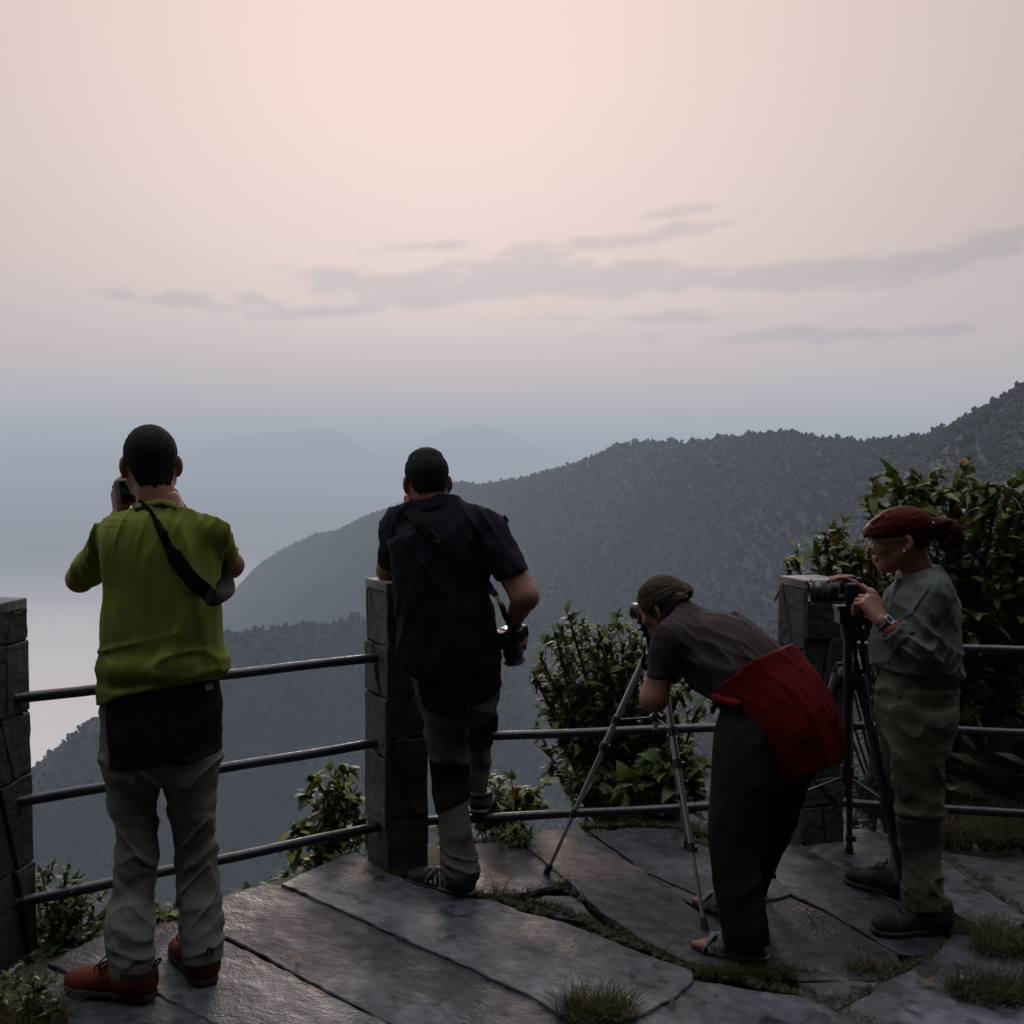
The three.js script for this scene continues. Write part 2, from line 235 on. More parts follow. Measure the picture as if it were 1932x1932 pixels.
slab([[1216, 1646], [1258, 1666], [1312, 1690], [1366, 1695], [1440, 1704], [1488, 1692], [1560, 1724], [1664, 1786], [1690, 1800], [1700, 1830], [1660, 1850], [1510, 1848], [1482, 1820], [1444, 1786], [1372, 1746], [1330, 1722], [1247, 1664]], -0.003, 0.7);
slab([[1405, 1598], [1440, 1586], [1479, 1591], [1505, 1597], [1560, 1625], [1618, 1653], [1640, 1684], [1720, 1720], [1782, 1716], [1790, 1760], [1750, 1800], [1700, 1798], [1668, 1780], [1564, 1719], [1496, 1686], [1445, 1638]], 0.002, 0.8);
slab([[1510, 1594], [1540, 1575], [1594, 1566], [1632, 1565], [1677, 1580], [1730, 1600], [1776, 1622], [1858, 1680], [1940, 1734], [1900, 1760], [1884, 1768], [1790, 1712], [1722, 1714], [1645, 1682], [1622, 1650], [1564, 1622]], 0.006, 0.72);
slab([[1720, 1592], [1782, 1608], [1860, 1620], [1930, 1634], [2040, 1660], [2120, 1720], [2060, 1790], [1940, 1726], [1862, 1676], [1782, 1620]], 0.0, 0.5);
slab([[1512, 1855], [1600, 1852], [1655, 1854], [1646, 1866], [1612, 1888], [1580, 1903], [1562, 1898], [1536, 1886], [1510, 1874]], 0.0, 0.4);
slab([[1312, 1851], [1380, 1862], [1440, 1872], [1500, 1878], [1540, 1892], [1576, 1909], [1650, 1945], [1700, 1990], [1480, 2060], [1250, 2040], [1240, 1990], [1130, 1945], [1195, 1924], [1242, 1901], [1270, 1888]], 0.002, 0.85);
slab([[1660, 1858], [1710, 1836], [1760, 1806], [1796, 1764], [1890, 1776], [1950, 1745], [2060, 1798], [2100, 1900], [1960, 1990], [1720, 1990], [1655, 1940], [1584, 1907], [1616, 1890], [1650, 1869]], 0.002, 0.75);
for (const p of [[[-160, 2100], [110, 2070], [700, 2050], [880, 2030], [1000, 2200], [700, 2500], [-200, 2500]], [[890, 2030], [1100, 2068], [1480, 2068], [1710, 1998], [1900, 2200], [1500, 2500], [720, 2500], [1010, 2200]], [[1720, 1998], [1965, 1998], [2105, 1905], [2600, 2000], [2500, 2500], [1520, 2500], [1910, 2200]], [[2110, 1895], [2068, 1795], [2125, 1725], [2045, 1660], [2400, 1690], [2800, 1900], [2600, 1990]], [[80, 1880], [120, 1955], [190, 2062], [-160, 2090], [-500, 2100], [-260, 1960]]]) slab(p, 0, rs() * 2, 0.02);

// ---------------------------------------------------------------- stone posts: each stone of the cladding its own piece
const T_stone = dataTex(512, 512, (u, v) => { const a = fbm(u * 3, v * 6, 51, 5), b = fbm(u * 5, v * 5, 71, 4), k = 0.33 + 0.16 * a + 0.06 * fbm(u * 50, v * 50, 3, 3); return [k + 0.03 * b, k + 0.015 * b, k + 0.01]; }, true), T_stoneB = dataTex(512, 512, (u, v) => { const t = (fbm(u * 3, v * 5, 44, 5) + 0.6) * 5; return clamp(0.6 * (Math.floor(t) + smooth(0.6, 1, t % 1)) / 6 + 0.3 * fbm(u * 20, v * 26, 4, 4) + 0.25); });
for (const t of [T_stone, T_stoneB]) { t.wrapS = t.wrapT = THREE.MirroredRepeatWrapping; t.repeat.set(1.4, 1.4); }
const M_stones = [[0.28, 0.29, 0.32], [0.17, 0.18, 0.21], [0.50, 0.47, 0.43], [0.22, 0.22, 0.24]].map((c) => mat(c, 0.82, { map: T_stone, bumpMap: T_stoneB, bumpScale: 0.012 })), M_mortar = mat([0.036, 0.034, 0.030], 1, { bumpMap: T_stoneB, bumpScale: 0.006 });
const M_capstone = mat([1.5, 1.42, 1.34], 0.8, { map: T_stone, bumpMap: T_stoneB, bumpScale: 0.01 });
function post(label, corner, wl, wr, turn, height, seed) {
  const t = thing('stone_post', label, 'post', V(0, 0, 0), 'stone posts of the railing'); t.position.copy(corner); t.rotation.y = turn;      // local: +x along the right face, -z along the left face
  const r = rng(seed), core = new THREE.BoxGeometry(wr - 0.028, height - 0.02, wl - 0.028); core.translate(wr / 2, height / 2 - 0.045, -wl / 2); put('mortar_core', core, M_mortar, t);
  const faces = [[V(0, 0, 0), V(1, 0, 0), V(0, 0, 1), wr], [V(0, 0, -wl), V(0, 0, 1), V(-1, 0, 0), wl], [V(wr, 0, 0), V(0, 0, -1), V(1, 0, 0), wl], [V(wr, 0, -wl), V(-1, 0, 0), V(0, 0, -1), wr]];
  for (const [o, ax, nrm, w] of faces) {
    let y = -0.05; const top = height - 0.035;
    while (y < top - 0.02) {
      let h = 0.11 + 0.21 * r(); if (top - y - h < 0.09) h = top - y; const split = r() < 0.62 ? 0.35 + 0.3 * r() : 1, slant = (r() - 0.5) * 0.11, s2 = (r() - 0.5) * 0.03, gap = 0.004;
      const quads = split === 1 ? [[[0.001, y + gap], [w - 0.001, y + gap + s2], [w - 0.001, y + h - gap], [0.001, y + h - gap]]] : [[[0.001, y + gap], [w * split - gap + slant, y + gap], [w * split - gap - slant, y + h - gap], [0.001, y + h - gap]], [[w * split + gap + slant, y + gap], [w - 0.001, y + gap], [w - 0.001, y + h - gap], [w * split + gap - slant, y + h - gap]]];
      for (const q of quads) {
        const pts = []; for (let i = 0; i < 4; i++) { const a = q[i], b = q[(i + 1) % 4]; for (let k = 0; k < 4; k++) { const e = k / 4, edge = (a[0] < 0.01 && b[0] < 0.01) || (a[0] > w - 0.01 && b[0] > w - 0.01); pts.push(new THREE.Vector2(lerp(a[0], b[0], e) + (edge ? (a[0] < 0.01 ? -1 : 1) * (r() - 0.65) * 0.007 : k ? (r() - 0.5) * 0.007 : 0), lerp(a[1], b[1], e) + (k && !edge ? (r() - 0.5) * 0.013 : 0))); } }
        const d = 0.006 + 0.018 * r(), g = new THREE.ExtrudeGeometry(new THREE.Shape(pts), { depth: d, bevelEnabled: true, bevelThickness: 0.004, bevelSize: 0.003, bevelOffset: -0.003, bevelSegments: 1 });
        g.applyMatrix4(new THREE.Matrix4().makeBasis(ax, V(0, 1, 0), nrm)); g.translate(o.x - nrm.x * 0.016, 0, o.z - nrm.z * 0.016); put('stone', g, M_stones[Math.floor(r() * r() * 4)], t);
      }
      y += h;
    }
  }
  const cs = new THREE.Shape([[0.002, -0.002], [wr * 0.5, -0.001], [wr - 0.003, -0.003], [wr - 0.001, -wl * 0.5], [wr - 0.004, -wl + 0.003], [wr * 0.4, -wl + 0.001], [0.003, -wl + 0.002], [0.000, -wl * 0.45]].map(([a, b]) => new THREE.Vector2(a, -b))), cg = new THREE.ExtrudeGeometry(cs, { depth: 0.026, bevelEnabled: true, bevelThickness: 0.005, bevelSize: 0.004, bevelOffset: -0.002, bevelSegments: 2 });
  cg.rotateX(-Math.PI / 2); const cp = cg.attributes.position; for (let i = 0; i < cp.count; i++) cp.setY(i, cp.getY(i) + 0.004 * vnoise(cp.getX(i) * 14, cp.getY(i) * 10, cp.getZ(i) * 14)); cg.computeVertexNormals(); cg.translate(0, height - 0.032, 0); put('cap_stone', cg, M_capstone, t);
  return t;
}
const cMid = G(732, 1645), cRight = G(1513, 1598), cLeft = V(-1.585, 0, -3.30);
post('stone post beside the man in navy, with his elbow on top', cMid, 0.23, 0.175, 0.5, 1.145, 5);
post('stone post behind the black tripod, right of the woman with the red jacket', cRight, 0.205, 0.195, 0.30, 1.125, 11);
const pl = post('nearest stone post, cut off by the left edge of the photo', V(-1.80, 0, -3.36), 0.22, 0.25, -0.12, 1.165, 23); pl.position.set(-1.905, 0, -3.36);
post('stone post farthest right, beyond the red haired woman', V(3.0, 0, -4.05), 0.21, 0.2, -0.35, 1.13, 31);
// ---------------------------------------------------------------- rails
const T_paint = dataTex(256, 256, (u, v) => { const n = fbm(u * 30, v * 10, 6, 4); return clamp(0.42 + 0.3 * n); }); T_paint.repeat.set(6, 1);
const M_rail = mat([0.012, 0.012, 0.020], 1, { roughnessMap: T_paint, specularIntensity: 0.9 });
function railing(label, a, b, hs, sag = 0) {
  const t = thing('railing', label, 'railing', V(a.x, 0, a.z), 'steel pipe railings between the posts');
  for (const h of hs) { const n = 10, p = []; for (let i = 0; i <= n; i++) p.push(V((b.x - a.x) * i / n, h + 0.0012 * Math.sin(i * 1.7 + h * 9) + sag * Math.sin(Math.PI * i / n), (b.z - a.z) * i / n)); put('rail', new THREE.TubeGeometry(new THREE.CatmullRomCurve3(p), 30, 0.0185, 14), M_rail, t); }
}
const midC = V(cMid.x + 0.02, 0, cMid.z - 0.14), rightC = V(cRight.x + 0.09, 0, cRight.z - 0.14);
railing('three rails from the nearest left post to the post of the man in navy', V(-1.72, 0, -3.42), midC, [0.836, 0.49, 0.15]);
railing('two rails behind the silver tripod, the upper one missing', midC, rightC, [0.49, 0.15]);
railing('three rails behind the red haired woman, running off to the right', rightC, V(3.1, 0, -4.17), [0.836, 0.49, 0.15]);
// ---------------------------------------------------------------- modelling kit: distance fields meshed by surface nets
const smin = (a, b, k) => { const h = Math.max(k - Math.abs(a - b), 0) / k; return Math.min(a, b) - h * h * k * 0.25; };
const smax = (a, b, k) => -smin(-a, -b, k);
const cap = (a, b, ra, rb = ra) => { const dx = b.x - a.x, dy = b.y - a.y, dz = b.z - a.z, l = dx * dx + dy * dy + dz * dz || 1e-9; return (x, y, z) => { const t = clamp(((x - a.x) * dx + (y - a.y) * dy + (z - a.z) * dz) / l); return Math.hypot(x - a.x - dx * t, y - a.y - dy * t, z - a.z - dz * t) - (ra + (rb - ra) * t); }; };
const ell = (c, rx, ry, rz) => (x, y, z) => { const a = (x - c[0]) / rx, b = (y - c[1]) / ry, e = (z - c[2]) / rz, q = Math.sqrt(a * a + b * b + e * e); return q < 1e-4 ? -Math.min(rx, ry, rz) : q * (q - 1) / Math.sqrt((a / rx) ** 2 + (b / ry) ** 2 + (e / rz) ** 2); };
const union = (k, ...fs) => (x, y, z) => { let d = fs[0](x, y, z); for (let i = 1; i < fs.length; i++) d = smin(d, fs[i](x, y, z), k); return d; };
// a body of elliptic sections: { c, w (half width along right), t (half depth), r (right vector) }; flat ends
function loft(sections, right = V(1, 0, 0), { steps = 4, power = 2, endRound = 0 } = {}) {
  const n = sections.length, cr = (a, b, c, d, t) => 0.5 * (2 * b + (c - a) * t + (2 * a - 5 * b + 4 * c - d) * t * t + (3 * b - a - 3 * c + d) * t * t * t), S = [];
  for (let i = 0; i + 1 < n; i++) for (let k = 0; k < steps + (i + 2 === n ? 1 : 0); k++) {
    const t = k / steps, q = [Math.max(0, i - 1), i, i + 1, Math.min(n - 1, i + 2)].map((j) => sections[j]), f = (g) => cr(g(q[0]), g(q[1]), g(q[2]), g(q[3]), t);
    S.push({ x: f((s) => s.c.x), y: f((s) => s.c.y), z: f((s) => s.c.z), w: f((s) => s.w), t: f((s) => s.t), r: (q[1].r ?? right).clone().lerp(q[2].r ?? right, t) });
  }
  const m = S.length;
  for (let i = 0; i < m; i++) {
    const a = S[Math.max(0, i - 1)], b = S[Math.min(m - 1, i + 1)], T = V(b.x - a.x, b.y - a.y, b.z - a.z).normalize(), R = S[i].r; R.addScaledVector(T, -R.dot(T)).normalize(); const F = V().crossVectors(T, R);
    Object.assign(S[i], { tx: T.x, ty: T.y, tz: T.z, rx: R.x, ry: R.y, rz: R.z, fx: F.x, fy: F.y, fz: F.z });
  }
  return (x, y, z) => {
    let best = 1e9, bi = 0, bt = 0;
    for (let i = 0; i + 1 < m; i++) { const a = S[i], b = S[i + 1], dx = b.x - a.x, dy = b.y - a.y, dz = b.z - a.z, t = clamp(((x - a.x) * dx + (y - a.y) * dy + (z - a.z) * dz) / (dx * dx + dy * dy + dz * dz)), d = (x - a.x - dx * t) ** 2 + (y - a.y - dy * t) ** 2 + (z - a.z - dz * t) ** 2; if (d < best) { best = d; bi = i; bt = t; } }
    const a = S[bi], b = S[bi + 1], L = (k) => a[k] + (b[k] - a[k]) * bt, px = x - L('x'), py = y - L('y'), pz = z - L('z'), u = px * L('rx') + py * L('ry') + pz * L('rz'), v = px * L('fx') + py * L('fy') + pz * L('fz'), w = L('w'), t = L('t');
    const au = Math.abs(u / w), av = Math.abs(v / t), q = power === 2 ? Math.sqrt(au * au + av * av) : Math.pow(Math.pow(au, power) + Math.pow(av, power), 1 / power), len = Math.hypot(u, v), side = q < 1e-3 ? -Math.min(w, t) : len - len / q;
    const al = px * L('tx') + py * L('ty') + pz * L('tz'), end = (bi === 0 && bt === 0) ? -al : (bi === m - 2 && bt === 1) ? al : -1;
    if (end <= 0) return side;
    return endRound ? smax(side, end, endRound) : side > 0 ? Math.hypot(side, end) : Math.max(side, end);
  };
}
const sec = (x, y, d, wpx, t) => ({ c: P(x, y, d), w: wpx * d / FOC, t });
function pix(x, y, z) { const c = Math.cos(PITCH), s = Math.sin(PITCH), dy = y - EYE, vy = dy * c - z * s, vz = dy * s + z * c; return [HALF + FOC * x / -vz, HALF - FOC * vy / -vz]; }
function polyDist(pts, x, y) {                                                  // signed distance to a polygon, negative inside
  let d = 1e9, inside = false;
  for (let i = 0, j = pts.length - 1; i < pts.length; j = i++) {
    const [ax, ay] = pts[i], [bx, by] = pts[j], dx = bx - ax, dy = by - ay, t = clamp(((x - ax) * dx + (y - ay) * dy) / (dx * dx + dy * dy || 1e-9)), e = (x - ax - dx * t) ** 2 + (y - ay - dy * t) ** 2; if (e < d) d = e;
    if ((ay > y) !== (by > y) && x < (bx - ax) * (y - ay) / (by - ay) + ax) inside = !inside;
  }
  return (inside ? -1 : 1) * Math.sqrt(d);
}
const seenIn = (pts) => (x, y, z) => { const [a, b] = pix(x, y, z); return polyDist(pts, a, b) * -z / FOC; };
function boxOf(points, pad) { const b = new THREE.Box3().setFromPoints(points); b.expandByScalar(pad); return [b.min, b.max]; }
function net(f, [lo, hi], h, color) {
  const nx = Math.ceil((hi.x - lo.x) / h) + 1, ny = Math.ceil((hi.y - lo.y) / h) + 1, nz = Math.ceil((hi.z - lo.z) / h) + 1, val = new Float32Array(nx * ny * nz).fill(1), B = 6, at = (i, j, k) => (k * ny + j) * nx + i, live = [];
  for (let k = 0; k < nz; k += B) for (let j = 0; j < ny; j += B) for (let i = 0; i < nx; i += B) {
    const c = f(lo.x + (i + B / 2) * h, lo.y + (j + B / 2) * h, lo.z + (k + B / 2) * h), far = Math.abs(c) > 1.9 * B * h;
    if (!far) live.push([i, j, k]);
    for (let kk = k; kk < Math.min(k + B, nz); kk++) for (let jj = j; jj < Math.min(j + B, ny); jj++) for (let ii = i; ii < Math.min(i + B, nx); ii++) val[at(ii, jj, kk)] = far ? Math.sign(c) * 0.5 : f(lo.x + ii * h, lo.y + jj * h, lo.z + kk * h);
  }
  const id = new Int32Array(nx * ny * nz).fill(-1), pos = [], idx = [];
  for (const [bi, bj, bk] of live) for (let k = bk; k < Math.min(bk + B, nz - 1); k++) for (let j = bj; j < Math.min(bj + B, ny - 1); j++) for (let i = bi; i < Math.min(bi + B, nx - 1); i++) {
    const v = [val[at(i, j, k)], val[at(i + 1, j, k)], val[at(i, j + 1, k)], val[at(i + 1, j + 1, k)], val[at(i, j, k + 1)], val[at(i + 1, j, k + 1)], val[at(i, j + 1, k + 1)], val[at(i + 1, j + 1, k + 1)]];
    let m = 0; for (let q = 0; q < 8; q++) if (v[q] < 0) m |= 1 << q;
    if (m === 0 || m === 255) continue;
    let sx = 0, sy = 0, sz = 0, n = 0;
    for (let a = 0; a < 8; a++) for (let e = 0; e < 3; e++) { const b = a | (1 << e); if (b === a || (v[a] < 0) === (v[b] < 0)) continue; const t = v[a] / (v[a] - v[b]); sx += (a & 1) + (e === 0 ? t : 0); sy += ((a >> 1) & 1) + (e === 1 ? t : 0); sz += ((a >> 2) & 1) + (e === 2 ? t : 0); n++; }
    id[at(i, j, k)] = pos.length / 3; pos.push(lo.x + (i + sx / n) * h, lo.y + (j + sy / n) * h, lo.z + (k + sz / n) * h);
  }
  for (const [bi, bj, bk] of live) for (let k = bk; k < Math.min(bk + B, nz - 1); k++) for (let j = bj; j < Math.min(bj + B, ny - 1); j++) for (let i = bi; i < Math.min(bi + B, nx - 1); i++) {
    const s = val[at(i, j, k)] < 0;
    const quad = (other, a, b, c, d) => { if (s === (val[other] < 0)) return; if (a < 0 || b < 0 || c < 0 || d < 0) return; if (s) idx.push(a, b, c, a, c, d); else idx.push(a, c, b, a, d, c); };
    if (j && k) quad(at(i + 1, j, k), id[at(i, j - 1, k - 1)], id[at(i, j, k - 1)], id[at(i, j, k)], id[at(i, j - 1, k)]);
    if (i && k) quad(at(i, j + 1, k), id[at(i - 1, j, k - 1)], id[at(i - 1, j, k)], id[at(i, j, k)], id[at(i, j, k - 1)]);
    if (i && j) quad(at(i, j, k + 1), id[at(i - 1, j - 1, k)], id[at(i, j - 1, k)], id[at(i, j, k)], id[at(i - 1, j, k)]);
  }
  const col = []; if (color) for (let i = 0; i < pos.length; i += 3) col.push(...color(pos[i], pos[i + 1], pos[i + 2]));
  const uv = []; for (let i = 0; i < pos.length; i += 3) uv.push(pos[i] + pos[i + 2] * 0.6, pos[i + 1] + pos[i + 2] * 0.25);
  return geo(pos, idx, { uv, ...(color ? { color: col } : {}) });
}
const merged = (list) => mergeGeometries(list.map((g) => { const c = g.index ? g.toNonIndexed() : g.clone(); for (const k of Object.keys(c.attributes)) if (!['position', 'normal', 'uv', 'color'].includes(k)) c.deleteAttribute(k); if (list.some((o) => !o.attributes.color)) c.deleteAttribute('color'); if (list.some((o) => !o.attributes.uv)) c.deleteAttribute('uv'); return c; }));
// first point of a field along the sight line through (x, y), pushed out towards the eye
function onField(f, x, y, near, far, lift = 0) { let d = near; for (let i = 0; i < 400 && d < far; i++) { const p = P(x, y, d), v = f(p.x, p.y, p.z); if (v < 0.001) break; d += Math.max(0.0015, v * 0.4); } return P(x, y, d - lift); }
// a strap: flat band along points with a given face direction
function band(points, width, thick, face, { closed = false, seg = 60 } = {}) {
  const curve = new THREE.CatmullRomCurve3(points, closed), pos = [], idx = [], F = Array.isArray(face) ? face : null, uv = [], n = seg;
  for (let i = 0; i <= n; i++) {
    const t = i / n, p = curve.getPoint(t), T = curve.getTangent(t), fa = F ? F[Math.min(F.length - 2, Math.floor(t * (F.length - 1)))].clone().lerp(F[Math.min(F.length - 1, Math.floor(t * (F.length - 1)) + 1)], t * (F.length - 1) % 1) : face.clone();
    fa.addScaledVector(T, -fa.dot(T)).normalize(); const S = V().crossVectors(T, fa).normalize(), w = (typeof width === 'function' ? width(t) : width) / 2, h = thick / 2;
    for (const [a, b] of [[-1, -0.6], [-0.94, 1], [0.94, 1], [1, -0.6], [0.94, -1], [-0.94, -1]]) { const q = p.clone().addScaledVector(S, a * w).addScaledVector(fa, b * h); pos.push(q.x, q.y, q.z); uv.push(t * n * 0.01, a * w); }
  }
  for (let i = 0; i < n; i++) for (let k = 0; k < 6; k++) { const a = i * 6 + k, b = i * 6 + (k + 1) % 6; idx.push(a, b, a + 6, b, b + 6, a + 6); }
  for (const e of [0, n]) for (let k = 1; k < 5; k++) idx.push(e * 6, e * 6 + k, e * 6 + k + 1);
  return geo(pos, idx, { uv }).toNonIndexed();
}
const tube = (points, r, seg = 24, rad = 8) => new THREE.TubeGeometry(new THREE.CatmullRomCurve3(points), seg, r, rad, false);
const rod = (a, b, ra, rb = ra, n = 14) => { const l = a.distanceTo(b), g = new THREE.CylinderGeometry(rb, ra, l, n, 1); g.translate(0, l / 2, 0); g.applyQuaternion(new THREE.Quaternion().setFromUnitVectors(V(0, 1, 0), b.clone().sub(a).normalize())); g.translate(a.x, a.y, a.z); return g; };
// local axes: right, up, forward from a forward and an up
function frame(origin, forward, up) { const f = forward.clone().normalize(), r = V().crossVectors(f, up).normalize(), u = V().crossVectors(r, f); return { o: origin, r, u, f, at: (x, y, z) => origin.clone().addScaledVector(r, x).addScaledVector(u, y).addScaledVector(f, z), m: new THREE.Matrix4().makeBasis(r, u, f.clone().negate()).setPosition(origin) }; }
const inFrame = (fr, f) => { const { o, r, u, f: w } = fr; return (x, y, z) => { const a = x - o.x, b = y - o.y, c = z - o.z; return f(a * r.x + b * r.y + c * r.z, a * u.x + b * u.y + c * u.z, a * w.x + b * w.y + c * w.z); }; };

// ---- head, in its own axes: x right, y up, z forward, origin between the ears
function headField({ wide = 1, jaw = 1, nose = 1, brow = 1 } = {}) {
  const v = (x, y, z) => V(x, y, z), skull = ell([0, 0.035, -0.012], 0.075 * wide, 0.088, 0.098), face = ell([0, -0.03, 0.034], 0.060 * wide, 0.086, 0.060), chin = ell([0, -0.096, 0.062], 0.026 * jaw, 0.022, 0.024);
  const jawL = [-1, 1].map((s) => cap(v(s * 0.053 * wide, -0.045, 0.0), v(s * 0.018 * jaw, -0.098, 0.056), 0.022, 0.018)), cheek = [-1, 1].map((s) => ell([s * 0.040, -0.022, 0.064], 0.026, 0.020, 0.022));
  const browR = cap(v(-0.036, 0.022, 0.075), v(0.036, 0.022, 0.075), 0.014 * brow), noseB = cap(v(0, 0.012, 0.088), v(0, -0.030, 0.104 + 0.006 * nose), 0.0085, 0.0125 * nose), wing = [-1, 1].map((s) => ell([s * 0.012, -0.034, 0.094], 0.010, 0.008, 0.011));
  const socket = [-1, 1].map((s) => ell([s * 0.031, 0.004, 0.098], 0.017, 0.012, 0.016)), ball = [-1, 1].map((s) => ell([s * 0.031, 0.003, 0.078], 0.0125, 0.0125, 0.0125)), lid = [-1, 1].map((s) => cap(v(s * 0.018, 0.008, 0.087), v(s * 0.043, 0.008, 0.082), 0.0045));
  const lipU = cap(v(-0.018, -0.061, 0.088), v(0.018, -0.061, 0.088), 0.006), lipUm = ell([0, -0.060, 0.093], 0.014, 0.006, 0.006), lipD = cap(v(-0.013, -0.071, 0.088), v(0.013, -0.071, 0.088), 0.0068), gap = cap(v(-0.022, -0.0655, 0.098), v(0.022, -0.0655, 0.098), 0.0022);
  const ear = [-1, 1].map((s) => ({ s, out: ell([0, 0, 0], 0.0075, 0.033, 0.021), bowl: ell([0.008, -0.002, 0.003], 0.008, 0.018, 0.011), lobe: ell([0, -0.028, 0.006], 0.006, 0.010, 0.008) }));
  const bare = (x, y, z) => {
    let d = smin(skull(x, y, z), face(x, y, z), 0.05); d = smin(d, chin(x, y, z), 0.03); for (const q of jawL) d = smin(d, q(x, y, z), 0.03); for (const q of cheek) d = smin(d, q(x, y, z), 0.022);
    d = smin(d, browR(x, y, z), 0.018); for (const q of socket) d = smax(d, -q(x, y, z), 0.012); d = smin(d, noseB(x, y, z), 0.012); for (const q of wing) d = smin(d, q(x, y, z), 0.007);
    for (const q of ball) d = Math.min(d, q(x, y, z)); for (const q of lid) d = smin(d, q(x, y, z), 0.004); d = smin(d, lipU(x, y, z), 0.006); d = smin(d, lipUm(x, y, z), 0.005); d = smin(d, lipD(x, y, z), 0.006); d = smax(d, -gap(x, y, z), 0.003);
    return d;
  }, full = (x, y, z) => {
    let d = bare(x, y, z); if (Math.abs(x) > 0.055)
    for (const e of ear) { const ex = (x * e.s - 0.083 * wide), ey = y - 0.0, ez = z + 0.014, c = Math.cos(0.62), s = Math.sin(0.62), rx = ex * c + ez * s, rz = -ex * s + ez * c, ty = ey * 0.985 + rz * 0.17, tz = rz * 0.985 - ey * 0.17; let q = smin(e.out(rx, ty, tz), e.lobe(rx, ty, tz), 0.006); q = smax(q, -e.bowl(rx, ty, tz), 0.005); d = smin(d, q, 0.007); }
    return d;
  };
  full.bare = bare; return full;
}
function skinTone(base, { lips = [0.30, 0.10, 0.09], beard = 0, browC = [0.03, 0.02, 0.015] } = {}) {
  return (x, y, z) => {                                                        // head axes
    const n = 1 + 0.10 * fbm(x * 60, y * 60, z * 60, 3); let c = base.map((v) => v * n);
    const mixc = (to, t) => { c = c.map((v, i) => lerp(v, to[i], t)); };
    const e = Math.min(Math.hypot(x - 0.031, y - 0.003, (z - 0.078)), Math.hypot(x + 0.031, y - 0.003, (z - 0.078)));
    if (e < 0.0134 && z > 0.08 && Math.abs(y - 0.003) < 0.0062) { const i = Math.min(Math.hypot(x - 0.031, y - 0.003), Math.hypot(x + 0.031, y - 0.003)); c = i < 0.0055 ? [0.05, 0.03, 0.02] : [0.55, 0.52, 0.5]; return c; }
    mixc(lips, smooth(0.011, 0.006, Math.abs(y + 0.066)) * smooth(0.024, 0.018, Math.abs(x)) * smooth(0.083, 0.088, z) * 0.8);
    mixc(browC, smooth(0.006, 0.003, Math.abs(y - 0.021 + Math.abs(Math.abs(x) - 0.03) * 0.15)) * smooth(0.05, 0.044, Math.abs(x)) * smooth(0.010, 0.014, Math.abs(x)) * smooth(0.06, 0.07, z) * 0.8);
    mixc([c[0] * 1.12, c[1] * 0.82, c[2] * 0.8], smooth(0.066, 0.078, Math.abs(x)) * 0.7 + smooth(0.1, 0.108, z) * 0.4);
    if (beard) mixc([c[0] * 0.55, c[1] * 0.6, c[2] * 0.65], beard * smooth(-0.035, -0.06, y) * smooth(-0.03, 0.02, z));
    return c;
  };
}
// ---- hand: wrist, direction of the fingers, back of the hand; curls = [knuckle, middle, end] radians per finger
function handField(wrist, dir, back, side, { curls = [[0.5, 0.6, 0.4], [0.5, 0.7, 0.4], [0.55, 0.7, 0.4], [0.6, 0.7, 0.4]], thumb = [0.75, 0.45, -0.5], spread = 0.06, size = 1 } = {}) {
  const y = dir.clone().normalize(), z = back.clone().addScaledVector(y, -back.dot(y)).normalize(), x = V().crossVectors(y, z).multiplyScalar(side === 'right' ? -1 : 1), at = (a, b, c) => wrist.clone().addScaledVector(x, a * size).addScaledVector(y, b * size).addScaledVector(z, c * size);
  const palm = [], fingers = [], tips = [], kx = [0.028, 0.0095, -0.0095, -0.027], ky = [0.088, 0.093, 0.088, 0.079], len = [0.96, 1.06, 0.98, 0.78];
  kx.forEach((k, i) => {
    palm.push(cap(at(k * 0.55, 0.0, 0), at(k, ky[i], 0.002), 0.0155 * size, 0.0118 * size)); palm.push(cap(at(k * 0.6, 0.02, -0.008), at(k * 0.95, ky[i] - 0.012, -0.007), 0.012 * size, 0.010 * size));
    let p = at(k, ky[i], 0.002), a = 0; const sp = (1.5 - i) * spread, rr = [0.0094, 0.0084, 0.0078, 0.0066].map((r) => r * (i === 3 ? 0.86 : 1) * size);
    const segs = [0.044, 0.027, 0.022].map((s, j) => { a += curls[i][j]; const q = p.clone().addScaledVector(y, Math.cos(a) * s * len[i] * size).addScaledVector(z, -Math.sin(a) * s * len[i] * size).addScaledVector(x, Math.sin(sp) * s * size); const f = cap(p, q, rr[j], rr[j + 1]); p = q; return f; });
    fingers.push(union(0.003, ...segs)); tips.push(p);
  });
  const [out, along, drop] = thumb, d1 = V(out, along, drop).normalize(), b0 = at(0.018, 0.022, -0.008), b1 = at(0.018 + d1.x * 0.042, 0.022 + d1.y * 0.042, -0.008 + d1.z * 0.042), d2 = V(out * 0.55, along + 0.45, drop * 1.1).normalize(), up = (o, d, l) => o.clone().addScaledVector(x, d.x * l * size).addScaledVector(y, d.y * l * size).addScaledVector(z, d.z * l * size), b2 = up(b1, d2, 0.034), b3 = up(b2, V(out * 0.3, along + 0.6, drop * 1.2).normalize(), 0.026);
  const th = union(0.006, cap(b0, b1, 0.0165 * size, 0.0125 * size), cap(b1, b2, 0.0112 * size, 0.0098 * size), cap(b2, b3, 0.0100 * size, 0.0078 * size)), pf = union(0.012, ...palm);
  const f = (a, b, c) => { let d = smin(pf(a, b, c), th(a, b, c), 0.010), g = 1; for (const q of fingers) g = Math.min(g, q(a, b, c)); return smin(d, g, 0.006); };
  const pts = [wrist, ...tips, b3, b2, at(0, 0.05, 0.02), at(0.03, 0.09, 0), at(-0.03, 0.08, 0)];
  return { f, box: boxOf(pts, 0.03), at, tips };
}
